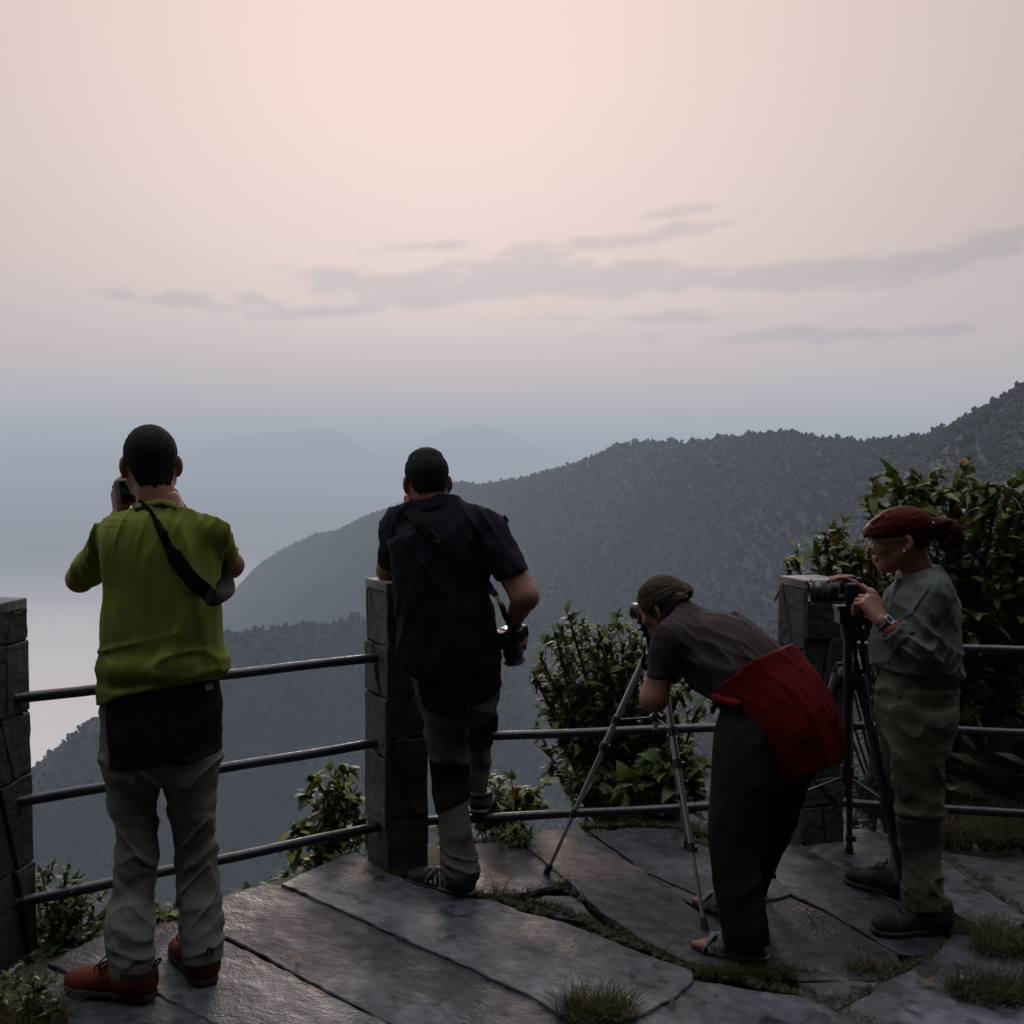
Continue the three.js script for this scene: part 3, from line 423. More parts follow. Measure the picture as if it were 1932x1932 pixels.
// ---- shoe: own axes x right, y up from the sole, z forward; length l
function shoeFields(l, { shaft = 0.10, wide = 1, toe = 1 } = {}) {
  const q = (z, w, t, y) => ({ c: V(0, y, z * l), w: w * wide, t }), body = loft([q(-0.02, 0.022, 0.034, 0.05), q(0.06, 0.034, 0.046, 0.052), q(0.22, 0.036, 0.050, 0.056), q(0.42, 0.038, 0.048, 0.050), q(0.62, 0.044, 0.036, 0.040), q(0.80, 0.046, 0.029 * toe, 0.033), q(0.93, 0.036, 0.024 * toe, 0.029), q(1.0, 0.020, 0.015, 0.026)], V(1, 0, 0), { power: 2.4, endRound: 0.02 });
  const ankle = cap(V(0, 0.06, 0.17 * l), V(0, 0.06 + shaft, 0.15 * l), 0.043 * wide, 0.042 * wide);
  const upper = (x, y, z) => { let d = smin(body(x, y, z), ankle(x, y, z), 0.045); d = smax(d, 0.014 - y, 0.008); return smax(d, y - (0.055 + shaft), 0.006); };
  const outline = loft([{ c: V(0, 0, -0.03 * l), w: 0.020 * wide, t: 1 }, { c: V(0, 0, 0.05 * l), w: 0.036 * wide, t: 1 }, { c: V(0, 0, 0.3 * l), w: 0.038 * wide, t: 1 }, { c: V(0, 0, 0.5 * l), w: 0.040 * wide, t: 1 }, { c: V(0, 0, 0.72 * l), w: 0.049 * wide, t: 1 }, { c: V(0, 0, 0.9 * l), w: 0.043 * wide, t: 1 }, { c: V(0, 0, 1.015 * l), w: 0.020 * wide, t: 1 }], V(1, 0, 0), { endRound: 0.01 });
  const sole = (x, y, z) => { const tread = Math.sin(z * 260) > 0.2 && y < 0.008 ? 0.003 : 0; return smax(outline(x, 0, z) + 0.001 + tread, Math.abs(y - 0.0135) - 0.0125, 0.006); };
  return { upper, sole };
}
function fabricTex(seed, ax, ay) { return dataTex(256, 256, (u, v) => 0.5 + 0.25 * Math.sin(u * 6.2832 * ax) * Math.sin(v * 6.2832 * ay) + 0.35 * vnoise(u * 64 % 64, v * 64 % 64, seed)); }
const weave = fabricTex(3, 64, 64); weave.repeat.set(12, 12);
const cloth = (c, more = {}) => mat([1, 1, 1], 0.92, { vertexColors: true, bumpMap: weave, bumpScale: 0.0008, specularIntensity: 0.18, ...more });
const mottled = (c, amt = 0.12, fine = 90) => (x, y, z) => { const n = 1 + amt * fbm(x * fine, y * fine, z * fine, 3) + amt * 0.8 * fbm(x * 7, y * 7, z * 7, 2); return c.map((v) => v * n); };
const ridged = (n) => 1.7 * Math.pow(Math.max(0, 1 - Math.abs(n) * 2.1), 1.7) - 0.45;
// ---------------------------------------------------------------- a camera: own axes x right, y up, -z towards the subject
const M_black = mat([0.008, 0.008, 0.009], 0.5, { specularIntensity: 0.6 }), M_blackgloss = mat([0.009, 0.009, 0.011], 0.38, { specularIntensity: 0.7 }), M_rubber = mat([0.012, 0.012, 0.013], 0.85), M_glass = mat([0.015, 0.017, 0.024], 0.2, { specularIntensity: 0.7 }), M_webbing = mat([0.006, 0.006, 0.007], 0.95, { specularIntensity: 0.12 }), M_greymark = mat([0.35, 0.35, 0.36], 0.5), M_darkring = mat([0.09, 0.09, 0.095], 0.5), M_whitemark = mat([0.75, 0.75, 0.75], 0.5);
const lathe = (pts, n = 28) => { const g = new THREE.LatheGeometry(pts.map(([r, y]) => new THREE.Vector2(r, y)), n); g.rotateX(-Math.PI / 2); return g; };
const bodyField = (() => { const box = (cx, cy, cz, a, b, c, r) => (x, y, z) => { const dx = Math.abs(x - cx) - a + r, dy = Math.abs(y - cy) - b + r, dz = Math.abs(z - cz) - c + r; return Math.hypot(Math.max(dx, 0), Math.max(dy, 0), Math.max(dz, 0)) + Math.min(Math.max(dx, dy, dz), 0) - r; }; const main = box(0, 0, 0, 0.066, 0.040, 0.024, 0.010), grip = box(0.052, -0.002, -0.018, 0.015, 0.037, 0.028, 0.012), prism = box(-0.002, 0.045, -0.004, 0.024, 0.018, 0.026, 0.010), eye = box(-0.002, 0.040, 0.028, 0.019, 0.013, 0.010, 0.006), dial = cap(V(0.044, 0.04, 0), V(0.044, 0.049, 0), 0.012); return (x, y, z) => smin(smin(smin(main(x, y, z), grip(x, y, z), 0.012), prism(x, y, z), 0.012), smin(eye(x, y, z), dial(x, y, z), 0.004), 0.004); })();
const G_camera = net(bodyField, [V(-0.09, -0.06, -0.07), V(0.09, 0.09, 0.06)], 0.004);
function makeCamera(name, label, fr, { lens = 0.085, r = 0.033, hood = 0 } = {}) {
  const t = thing(name, label, 'camera'); t.matrix.copy(fr.m); t.matrix.decompose(t.position, t.quaternion, t.scale);
  put('body', G_camera, M_black, t);
  const L = lens, lm = put('lens', lathe([[0.001, 0.02], [r * 0.95, 0.022], [r * 0.95, 0.035], [r, 0.038], [r, L * 0.55], [r * 1.06, L * 0.58], [r * 1.06, L * 0.9], [r * 0.98, L * 0.93], [r * 0.98, L + 0.02], [r * 0.86, L + 0.02], [r * 0.84, L + 0.004], [0.001, L + 0.009]]), M_blackgloss, t);
  put('zoom_ring', lathe([[r * 1.07, L * 0.6], [r * 1.10, L * 0.62], [r * 1.10, L * 0.84], [r * 1.07, L * 0.86]]), M_rubber, lm);
  put('front_glass', lathe([[0.001, L + 0.011], [r * 0.5, L + 0.010], [r * 0.83, L + 0.006]]), M_glass, lm);
  put('lens_ring', lathe([[r * 1.005, 0.040], [r * 1.02, 0.041], [r * 1.02, 0.043], [r * 1.005, 0.044]]), M_darkring, lm);
  if (hood) put('lens_hood', lathe([[r * 1.02, L + 0.002], [r * 1.16, L + 0.012], [r * 1.30, L + hood], [r * 1.26, L + hood], [r * 1.10, L + 0.012]]), M_rubber, lm);
  const screen = new THREE.BoxGeometry(0.072, 0.05, 0.004); screen.translate(-0.012, -0.006, 0.0255); put('screen', screen, M_glass, t);
  const eye = new THREE.TorusGeometry(0.012, 0.004, 8, 20); eye.translate(-0.002, 0.041, 0.039); put('eyecup', eye, M_rubber, t);
  return t;
}
// a baked world geometry as a child of a thing that stands turned
function child(name, g, m, parent) { parent.updateMatrixWorld(true); const h = g.clone().applyMatrix4(parent.matrixWorld.clone().invert()); return put(name, h, m, parent); }
const person = (label) => thing('person', label, 'person');
const GN = (x, y) => G(x, y, 0.008);

// ---------------------------------------------------------------- man in the green T-shirt
const M_skin = mat([1, 1, 1], 0.55, { vertexColors: true, specularIntensity: 0.35 });
function shoe(parent, heel, toeDir, l, fields, upperC, soleC, extra) {
  const fr = frame(heel, toeDir, V(0, 1, 0)), lo = V(-0.08, -0.01, -0.06), hi = V(0.08, 0.25, l + 0.06), g1 = net(fields.upper, [lo, hi], 0.005, upperC), g2 = net(fields.sole, [lo, hi], 0.0045, soleC);
  const rot = (g) => { g.applyMatrix4(new THREE.Matrix4().makeScale(1, 1, -1)); const ix = g.index.array; for (let i = 0; i < ix.length; i += 3) { const t = ix[i]; ix[i] = ix[i + 1]; ix[i + 1] = t; } g.computeVertexNormals(); g.applyMatrix4(fr.m); return g; };
  const b = put(extra?.name ?? 'boot', rot(g1), mat([1, 1, 1], extra?.rough ?? 0.8, { vertexColors: true, specularIntensity: 0.25 }), parent); put('sole', rot(g2), mat([1, 1, 1], 0.9, { vertexColors: true }), b); return { fr, b };
}
const m1 = {};
{
  const man = m1.root = person('man in lime green T-shirt and red boots holding a camera to his eye');
  const rt = V(Math.cos(0.2), 0, -Math.sin(0.2)), skin = [0.235, 0.108, 0.078];
  // shirt
  const trunk = loft([sec(305, 925, 3.35, 40, 0.050), sec(304, 962, 3.35, 60, 0.075), sec(302, 995, 3.345, 104, 0.105), sec(302, 1045, 3.34, 110, 0.122), sec(304, 1104, 3.335, 107, 0.124), sec(303, 1170, 3.33, 110, 0.124), sec(303, 1225, 3.325, 115, 0.122), sec(303, 1256, 3.32, 122, 0.134), sec(303, 1277, 3.32, 117, 0.119), sec(303, 1300, 3.32, 122, 0.128), sec(303, 1345, 3.32, 122, 0.128)], rt, { power: 2.3 });
  const shL = P(216, 1014, 3.37), elL = P(151, 1092, 3.52), wrL = P(226, 972, 3.57), shR = P(388, 1005, 3.38), elR = P(434, 1066, 3.52), wrR = P(270, 966, 3.60);
  const yoke = union(0.05, cap(P(262, 975, 3.36), P(212, 1000, 3.36), 0.050, 0.052), cap(P(345, 968, 3.36), P(398, 985, 3.37), 0.045, 0.052));
  const sleeveL = cap(P(222, 1012, 3.36), P(156, 1086, 3.51), 0.072, 0.054), sleeveR = cap(P(388, 1000, 3.37), P(428, 1054, 3.49), 0.074, 0.056);
  const dirL = elL.clone().sub(shL).normalize(), dirR = elR.clone().sub(shR).normalize(), cutL = P(158, 1084, 3.50), cutR = P(427, 1056, 3.49);
  const hem = [[170, 1334], [205, 1324], [235, 1309], [300, 1296], [370, 1288], [405, 1290], [430, 1303]].map(([x, y]) => P(x, y, 3.24)), hemY = (x) => { for (let i = 0; i + 1 < hem.length; i++) if (x < hem[i + 1].x) return lerp(hem[i].y, hem[i + 1].y, clamp((x - hem[i].x) / (hem[i + 1].x - hem[i].x))); return hem[hem.length - 1].y; };
  const fold = (x, y, z) => {
    const low = smooth(1.25, 0.95, y), mid = smooth(0.9, 1.05, y) * smooth(1.5, 1.3, y);
    let w = 0.013 * ridged(fbm(x * 9 + 0.5 * y, y * 1.5, z * 7 + 3, 3)) * (0.35 + 0.5 * mid + 0.35 * low);
    w += 0.0065 * ridged(vnoise(x * 5 + y * 5, y * 15 - x * 4, 2.2)) * smooth(1.12, 1.0, y) * smooth(0.86, 0.96, y);     // cross folds over the waist
    w += 0.008 * ridged(fbm((x + 1.05) * 26 - (y - 1.5) * 6, y * 5, z * 8, 2)) * smooth(1.28, 1.42, y) * smooth(1.6, 1.5, y);
    return w - 0.008;
  };
  const nk = P(305, 941, 3.29), neckCut = (x, y, z) => y - nk.y - (z - nk.z) * 0.45 + 0.25 * Math.abs(x - nk.x);   // neckline, lower in front
  const shirtF = (x, y, z) => {
    let d = smin(trunk(x, y, z), yoke(x, y, z), 0.05);
    let a = sleeveL(x, y, z); a = smax(a, (x - cutL.x) * dirL.x + (y - cutL.y) * dirL.y + (z - cutL.z) * dirL.z, 0.008); d = smin(d, a, 0.035);
    a = sleeveR(x, y, z); a = smax(a, (x - cutR.x) * dirR.x + (y - cutR.y) * dirR.y + (z - cutR.z) * dirR.z, 0.008); d = smin(d, a, 0.03);
    d -= fold(x, y, z);
    d = smax(d, hemY(x) - y, 0.006);
    return smax(d, neckCut(x, y, z), 0.006);
  };
  m1.shirt = shirtF;
  const green = [0.145, 0.170, 0.031], shade = mottled(green, 0.16, 130);
  const box1 = boxOf([P(110, 930, 3.3), P(460, 1350, 3.3), P(110, 930, 3.7), P(460, 1350, 3.05)], 0.03);
  const shirt = put('t_shirt', net(shirtF, box1, 0.0055, (x, y, z) => { const c = shade(x, y, z), s = Math.abs(y - hemY(x) - 0.03) < 0.004 ? 0.8 : 1; return c.map((v) => v * s); }), cloth(green), man);
  put('collar', net((x, y, z) => smax(smin(trunk(x, y, z), yoke(x, y, z), 0.05) - 0.0045, Math.abs(neckCut(x, y, z) + 0.009) - 0.0105, 0.003), boxOf([P(262, 930, 3.27), P(350, 965, 3.45)], 0.02), 0.004, shade), cloth(green), shirt);
  // trousers
  const hip = loft([sec(303, 1235, 3.32, 100, 0.10), sec(303, 1285, 3.32, 108, 0.110), sec(304, 1335, 3.32, 114, 0.118), sec(304, 1385, 3.32, 114, 0.124), sec(304, 1430, 3.32, 109, 0.118), sec(304, 1470, 3.32, 98, 0.10)], rt, { power: 2.3, endRound: 0.05 });
  const legL = loft([sec(252, 1420, 3.31, 58, 0.102), sec(253, 1501, 3.30, 50, 0.092), sec(256, 1557, 3.29, 43, 0.080), sec(256, 1638, 3.27, 41, 0.072), sec(247, 1700, 3.245, 43, 0.070), sec(244, 1745, 3.195, 45, 0.073), sec(246, 1790, 3.17, 44, 0.074), sec(252, 1838, 3.16, 43, 0.074)], rt, { power: 2.2 });
  const legR = loft([sec(358, 1420, 3.33, 54, 0.102), sec(360, 1501, 3.33, 50, 0.092), sec(367, 1557, 3.33, 42, 0.080), sec(373, 1638, 3.325, 43, 0.072), sec(377, 1718, 3.29, 43, 0.072), sec(381, 1770, 3.255, 40, 0.070), sec(383, 1810, 3.245, 38, 0.070)], rt, { power: 2.2 });
  const crease = (x, y, z) => { const k = smooth(0.95, 0.65, y), an = 1 - smooth(0.10, 0.28, y), s = x < -1.03 ? 1 : -1; return 0.0085 * k * ridged(fbm(x * 5 * s + y * 7, y * 6 - x * 5 * s, z * 4 + s, 3)) * 0.8 + 0.006 * an * ridged(vnoise(x * 6 + 3, y * 26 + x * 8 * s, z * 6)) + 0.006 * k * ridged(vnoise((x * s + y * 0.9) * 16, z * 9, s + 4)) * (1 - an) - 0.006; }, cr0 = 0;
  const trF = (x, y, z) => smin(smin(legL(x, y, z), legR(x, y, z), 0.012), hip(x, y, z), 0.03) - crease(x, y, z) * smooth(0.05, 0.17, y);
  m1.trousers = trF;
  const grey = [0.105, 0.107, 0.090], box2 = boxOf([P(165, 1270, 3.05), P(445, 1860, 3.02), P(165, 1280, 3.5), P(445, 1860, 3.5)], 0.02);
  const trousers = put('trousers', net(trF, box2, 0.0055, mottled(grey, 0.10, 60)), cloth(grey), man);
  const patchPoly = [[199, 1270], [430, 1260], [430, 1400], [412, 1418], [380, 1432], [345, 1446], [322, 1443], [306, 1438], [300, 1446], [262, 1454], [232, 1456], [212, 1452], [206, 1440], [200, 1380]], reg = seenIn(patchPoly), zc = -3.33;
  put('seat_patch', net((x, y, z) => smax(smax(trF(x, y, z) - 0.006, reg(x, y, z), 0.003), zc - 0.03 - z, 0.003), boxOf([P(185, 1265, 3.1), P(440, 1465, 3.1), P(185, 1265, 3.4), P(440, 1465, 3.4)], 0.01), 0.0055), cloth([0.012, 0.012, 0.016], { vertexColors: false, color: lin(0.010, 0.010, 0.014) }), trousers);
  const sideReg = seenIn([[196, 1535], [216, 1540], [216, 1700], [210, 1690], [203, 1640]]);
  put('side_patch', net((x, y, z) => smax(legL(x + 0.012, y, z) - 0.006, Math.max(sideReg(x, y, z), 0), 0.002) + (sideReg(x, y, z) > 0 ? 0.01 : 0), boxOf([P(190, 1525, 3.2), P(222, 1710, 3.2), P(190, 1525, 3.4), P(222, 1710, 3.4)], 0.01), 0.005), M_webbing, trousers);
  { const c = onField((x, y, z) => trF(x, y, z) - 0.0035, 389, 1297, 3.0, 3.4, 0.001), g = new THREE.BoxGeometry(0.042, 0.020, 0.002); g.rotateZ(0.22); g.rotateY(0.35); g.translate(c.x, c.y, c.z + 0.001); put('pocket_tag', g, M_greymark, trousers); }
  // boots
  const red = (x, y, z) => { const n = 1 + 0.2 * fbm(x * 40, y * 40, z * 40, 3), c = z < 0.1 && y > 0.075 ? [0.02, 0.012, 0.011] : [0.075, 0.0125, 0.0075]; return c.map((v) => v * n); }, dark = (x, y, z) => y > 0.018 ? [0.03, 0.014, 0.012] : [0.014, 0.013, 0.013];
  const boots = shoeFields(0.295, { shaft: 0.045, wide: 1.12, toe: 1.15 });
  const heelL = G(286, 1886), toeL = G(137, 1862), bL = shoe(man, heelL, toeL.clone().sub(heelL), 0.285, boots, red, dark), heelR = G(392, 1860), toeR = G(345, 1800), bR = shoe(man, heelR, toeR.clone().sub(heelR), 0.285, boots, red, dark);
  for (const { fr, b } of [bL, bR]) {
    const l = []; for (let i = 0; i < 4; i++) { const z = 0.115 + i * 0.022, y = 0.112 - i * 0.011; l.push(tube([fr.at(-0.03, y - 0.012, z), fr.at(-0.012, y + 0.004, z + 0.006), fr.at(0.012, y + 0.004, z - 0.004), fr.at(0.03, y - 0.012, z + 0.004)], 0.0028, 12, 6)); }
    for (const s of [-1, 1]) l.push(tube([fr.at(0, 0.12, 0.11), fr.at(s * 0.03, 0.135, 0.125), fr.at(s * 0.05, 0.115, 0.145), fr.at(s * 0.04, 0.09, 0.15), fr.at(s * 0.01, 0.105, 0.125)], 0.0024, 20, 6), tube([fr.at(0, 0.115, 0.115), fr.at(s * 0.025, 0.10, 0.14), fr.at(s * 0.045, 0.075, 0.15)], 0.0022, 12, 6));
    put('laces', merged(l), M_webbing, b); put('pull_loop', tube([fr.at(0.008, 0.10, -0.012), fr.at(0.006, 0.125, -0.03), fr.at(-0.004, 0.13, -0.028), fr.at(-0.008, 0.105, -0.012)], 0.0035, 16, 6), M_webbing, b);
  }
  // body
  const look = V(-0.40, -0.20, -0.9), hf = frame(P(284, 880, 3.40), look, V(-0.03, 1, -0.02)), face = headField({ jaw: 1.05, nose: 1.05 }), headW = inFrame(hf, face), toneH = skinTone(skin, { beard: 0.45 });
  const neck = cap(hf.at(0, -0.03, -0.035), P(303, 985, 3.35), 0.057, 0.064);
  const headAll = (x, y, z) => smin(headW(x, y, z), neck(x, y, z), 0.03), toLocal = (x, y, z) => { const a = x - hf.o.x, b = y - hf.o.y, c = z - hf.o.z; return [a * hf.r.x + b * hf.r.y + c * hf.r.z, a * hf.u.x + b * hf.u.y + c * hf.u.z, a * hf.f.x + b * hf.f.y + c * hf.f.z]; };
  const armLf = union(0.02, cap(shL, elL, 0.045, 0.043), cap(elL, wrL, 0.043, 0.029)), armRf = union(0.02, cap(shR, elR, 0.044, 0.043), cap(elR, wrR, 0.043, 0.029));
  const inner = (x, y, z) => smin(Math.max(trunk(x, y, z) + 0.02, 1.0 - y), smin(armLf(x, y, z), armRf(x, y, z), 0.02), 0.02), legsIn = (x, y, z) => smin(smin(legL(x, y, z), legR(x, y, z), 0.012), hip(x, y, z), 0.03) + 0.02;
  const bodyF = (x, y, z) => Math.max(Math.min(inner(x, y, z), legsIn(x, y, z)), y - 1.56);
  const hL = handField(wrL, P(222, 935, 3.575).sub(wrL), V(-0.75, 0.1, 0.62), 'left', { curls: [[0.7, 0.8, 0.5], [0.75, 0.8, 0.5], [0.8, 0.8, 0.5], [0.85, 0.8, 0.5]], thumb: [0.55, 0.75, -0.6], size: 0.95 }), hR = handField(wrR, V(-0.35, 0.75, -0.3), V(0.5, 0.3, -0.7), 'right', { curls: [[0.7, 0.9, 0.5], [0.9, 0.9, 0.6], [0.9, 0.9, 0.6], [0.9, 0.9, 0.6]] });
  const toneB = (x, y, z) => { const n = 1 + 0.1 * fbm(x * 40, y * 40, z * 40, 3); return skin.map((v) => v * n); };
  put('body', merged([net(headAll, boxOf([hf.at(0, 0.13, 0), hf.at(0, 0, 0.12), hf.at(0, 0, -0.12), hf.at(0.1, 0, 0), hf.at(-0.1, 0, 0), P(303, 960, 3.35)], 0.012), 0.0032, (x, y, z) => toneH(...toLocal(x, y, z))), net(bodyF, boxOf([P(100, 940, 3.3), P(470, 1830, 3.2), P(100, 940, 3.75), P(470, 1830, 3.6)], 0.05), 0.011, toneB), net(hL.f, hL.box, 0.003, toneB), net(hR.f, hR.box, 0.003, toneB)]), M_skin, man);
  const hairF = (x, y, z) => {
    const [a, b, c] = toLocal(x, y, z), base = smin(face.bare(a, b, c), neck(x, y, z), 0.03), jit = 0.006 * vnoise(a * 170, b * 60, c * 170), hl = -0.080 + 0.080 * smooth(-0.075, -0.02, c) + 0.030 * smooth(-0.02, 0.06, c) + 0.014 * smooth(0.012, 0.0, Math.abs(a)) * -1, line = smooth(hl - 0.016, hl + 0.016, b + jit) * smooth(0.090, 0.066, c - 0.5 * Math.max(0, b - 0.06));
    return base - lerp(-0.006, 0.0035 + 0.0055 * smooth(hl, hl + 0.08, b), line) - 0.0014 * vnoise(a * 260, b * 260, c * 260) - 0.0012 * vnoise(a * 120, b * 60, c * 120);
  };
  put('hair', net(hairF, boxOf([hf.at(0, 0.14, 0), hf.at(0, -0.1, 0.12), hf.at(0, 0, -0.13), hf.at(0.1, 0, 0), hf.at(-0.1, 0, 0)], 0.01), 0.0032, (x, y, z) => { const [a, b, c] = toLocal(x, y, z), n = 1 + 0.5 * vnoise(a * 300, b * 160, c * 300), thin = smooth(0.03, 0.0, Math.hypot(a - 0.01, c + 0.03)) * smooth(0.08, 0.11, b); return [0.008 * n + 0.035 * thin, 0.0065 * n + 0.018 * thin, 0.006 * n + 0.012 * thin]; }), mat([1, 1, 1], 0.8, { vertexColors: true, specularIntensity: 0.2 }), man);
  // his camera
  const cf = frame(P(257, 925, 3.51), V(-0.74, -0.06, -0.67), V(-0.1, 1, 0)), cam = makeCamera('camera', 'black camera held at the face of the man in green', cf, { lens: 0.055, r: 0.029 });
  const face2 = (x, y, lift = 0.006) => onField(shirtF, x, y, 3.0, 3.6, lift), back = V(-0.15, 0.1, 1);
  const thin = [cf.at(-0.062, 0.01, -0.005), P(258, 938, 3.36), P(266, 948, 3.285), face2(283, 963, 0.004), face2(296, 986, 0.004)], wide = [face2(294, 982), face2(304, 1000), face2(318, 1030, 0.008), face2(333, 1056, 0.012), face2(362, 1094, 0.018), face2(388, 1116, 0.028)];
  const b = thin[4]; child('strap', band(thin, 0.013, 0.003, back, { seg: 40 }), M_webbing, cam);
  const st = cam.children.find((c) => c.name === 'strap');
  child('strap_pad', band([...wide, P(404, 1128, 3.13), P(422, 1121, 3.17), P(428, 1108, 3.26), P(424, 1092, 3.36), P(415, 1075, 3.43), P(400, 1050, 3.5)], (t) => t < 0.08 ? 0.020 : t < 0.2 ? 0.026 : t < 0.24 ? 0.034 : 0.050, 0.006, [back, back, back, V(-0.1, 0.1, 1), V(0, 0.4, 1), V(0.2, 0.9, 0.5), V(-0.5, 0.9, 0), V(-0.8, 0.6, -0.2)], { seg: 90 }), M_webbing, st);
  for (const [x, y] of [[306, 1003], [324, 1036]]) { const c = face2(x, y, 0.014), g = new THREE.BoxGeometry(0.034, 0.022, 0.007); g.rotateZ(0.95 - Math.PI / 2); g.translate(c.x, c.y, c.z); child('buckle', g, M_black, st); }
  child('strap_end', band([cf.at(0.064, 0.01, 0), P(330, 925, 3.44), P(340, 945, 3.42), P(352, 962, 3.44), P(380, 1010, 3.5), P(398, 1050, 3.5)], 0.012, 0.003, V(0.6, 0.2, 0.7)), M_webbing, st);
}
// ---------------------------------------------------------------- man in the navy shirt, elbow on the post, foot on the rail
const inLocal = (hf) => (x, y, z) => { const a = x - hf.o.x, b = y - hf.o.y, c = z - hf.o.z; return [a * hf.r.x + b * hf.r.y + c * hf.r.z, a * hf.u.x + b * hf.u.y + c * hf.u.z, a * hf.f.x + b * hf.f.y + c * hf.f.z]; };
const headBox = (hf, more = []) => boxOf([hf.at(0, 0.14, 0), hf.at(0, -0.11, 0), hf.at(0, 0, 0.13), hf.at(0, 0, -0.13), hf.at(0.1, 0, 0), hf.at(-0.1, 0, 0), ...more], 0.012);
const plainSkin = (skin) => (x, y, z) => { const n = 1 + 0.1 * fbm(x * 40, y * 40, z * 40, 3); return skin.map((v) => v * n); };
{
  const man = person('man in dark navy shirt leaning on the stone post with one foot on the rail'), skin = [0.215, 0.098, 0.068], navy = [0.006, 0.0065, 0.0115];
  const rt = V(Math.cos(0.18), 0, -Math.sin(0.18));
  const trunk = loft([sec(826, 928, 4.07, 38, 0.062), sec(827, 956, 4.06, 46, 0.072), sec(833, 985, 4.05, 86, 0.105), sec(838, 1015, 4.04, 98, 0.125), sec(836, 1060, 4.03, 97, 0.135), sec(833, 1115, 4.02, 92, 0.135), sec(842, 1172, 4.01, 97, 0.14), sec(846, 1230, 4.0, 103, 0.142), sec(850, 1265, 4.0, 104, 0.142), sec(850, 1310, 4.0, 102, 0.14)], rt, { power: 2.25 });
  const shL = P(752, 992, 4.09), elL = P(731, 1076, 4.26), wrL = P(773, 978, 4.22), shR = P(926, 1002, 4.03), elR = P(990, 1126, 3.93), wrR = P(968, 1172, 4.08);
  const yoke = union(0.05, cap(P(800, 962, 4.07), P(752, 985, 4.09), 0.05, 0.055), cap(P(855, 962, 4.06), P(922, 992, 4.03), 0.048, 0.056));
  const slL = cap(P(756, 994, 4.09), P(733, 1066, 4.24), 0.075, 0.058), slR = cap(P(922, 1004, 4.03), P(975, 1100, 3.95), 0.078, 0.068), dL = elL.clone().sub(shL).normalize(), dR = elR.clone().sub(shR).normalize(), cL = P(729, 1066, 4.24), cR = P(968, 1090, 3.96);
  const hemP = [[735, 1246], [752, 1262], [779, 1282], [835, 1291], [890, 1284], [930, 1266], [955, 1252]].map(([x, y]) => P(x, y, 3.86)), hemY = (x) => { for (let i = 0; i + 1 < hemP.length; i++) if (x < hemP[i + 1].x) return lerp(hemP[i].y, hemP[i + 1].y, clamp((x - hemP[i].x) / (hemP[i + 1].x - hemP[i].x))); return hemP[6].y; };
  const fold = (x, y, z) => 0.010 * ridged(fbm(x * 7 - y * 2.5, y * 2 + x * 2, z * 5 + 8, 3)) * 0.9 + 0.008 * ridged(vnoise((x + y * 0.7) * 14, z * 6, 3)) * smooth(1.05, 1.2, y) * smooth(1.5, 1.4, y) - 0.007;
  const nk = P(826, 934, 4.02), neckCut = (x, y, z) => y - nk.y - (z - nk.z) * 0.4;
  const shirtF = (x, y, z) => {
    let d = smin(trunk(x, y, z), yoke(x, y, z), 0.05);
    d = smin(d, smax(slL(x, y, z), (x - cL.x) * dL.x + (y - cL.y) * dL.y + (z - cL.z) * dL.z, 0.006), 0.03);
    d = smin(d, smax(slR(x, y, z), (x - cR.x) * dR.x + (y - cR.y) * dR.y + (z - cR.z) * dR.z, 0.006), 0.03);
    return smax(smax(d - fold(x, y, z), hemY(x) - y, 0.006), neckCut(x, y, z), 0.005);
  };
  const navyC = mottled(navy, 0.12, 80), shirt = put('shirt', net(shirtF, boxOf([P(695, 920, 3.8), P(1010, 1300, 3.75), P(695, 920, 4.35), P(1010, 1310, 4.3)], 0.02), 0.006, navyC), cloth(navy), man);
  const colF = loft([sec(826, 922, 4.09, 36, 0.060), sec(826, 938, 4.075, 42, 0.066), sec(828, 958, 4.06, 50, 0.078), sec(829, 968, 4.055, 53, 0.082)], rt);
  put('collar', net((x, y, z) => Math.max(colF(x, y, z), -(colF(x, y, z) + 0.014), y - P(826, 931, 4.02).y + (z - nk.z) * -0.25, P(826, 956, 4.02).y - y - 0.3 * Math.abs(x - nk.x)), boxOf([P(770, 915, 3.95), P(880, 970, 4.2)], 0.03), 0.0045, navyC), cloth(navy), shirt);
  // trousers
  const hip = loft([sec(856, 1235, 4.0, 88, 0.118), sec(860, 1280, 4.0, 86, 0.128), sec(862, 1320, 4.0, 76, 0.13), sec(858, 1360, 4.0, 60, 0.11)], rt, { power: 2.2, endRound: 0.05 });
  const legL = loft([sec(838, 1310, 4.0, 48, 0.11), sec(839, 1366, 4.0, 43, 0.10), sec(844, 1400, 4.0, 40, 0.088), sec(847, 1434, 4.0, 37, 0.080), sec(850, 1480, 4.0, 37, 0.076), sec(855, 1525, 3.95, 34, 0.074), sec(860, 1560, 3.92, 34, 0.073), sec(863, 1600, 3.89, 33, 0.070), sec(867, 1636, 3.87, 39, 0.078), sec(868, 1658, 3.865, 38, 0.076)], rt, { power: 2.2 });
  const legR = loft([sec(903, 1290, 4.06, 42, 0.10), sec(906, 1325, 4.22, 35, 0.09), sec(907, 1360, 4.36, 30, 0.078), sec(905, 1400, 4.41, 26, 0.07), sec(903, 1450, 4.38, 24, 0.062), sec(902, 1490, 4.34, 21, 0.056), sec(902, 1515, 4.32, 19, 0.052)], rt, { power: 2.2 });
  const crease = (x, y, z) => { const an = smooth(0.28, 0.10, y); return 0.009 * ridged(fbm(x * 6 + y * 6, y * 6 - x * 4, z * 4, 3)) * 0.8 + 0.007 * an * ridged(vnoise(x * 7, y * 30 + x * 8, z * 6)) - 0.006; };
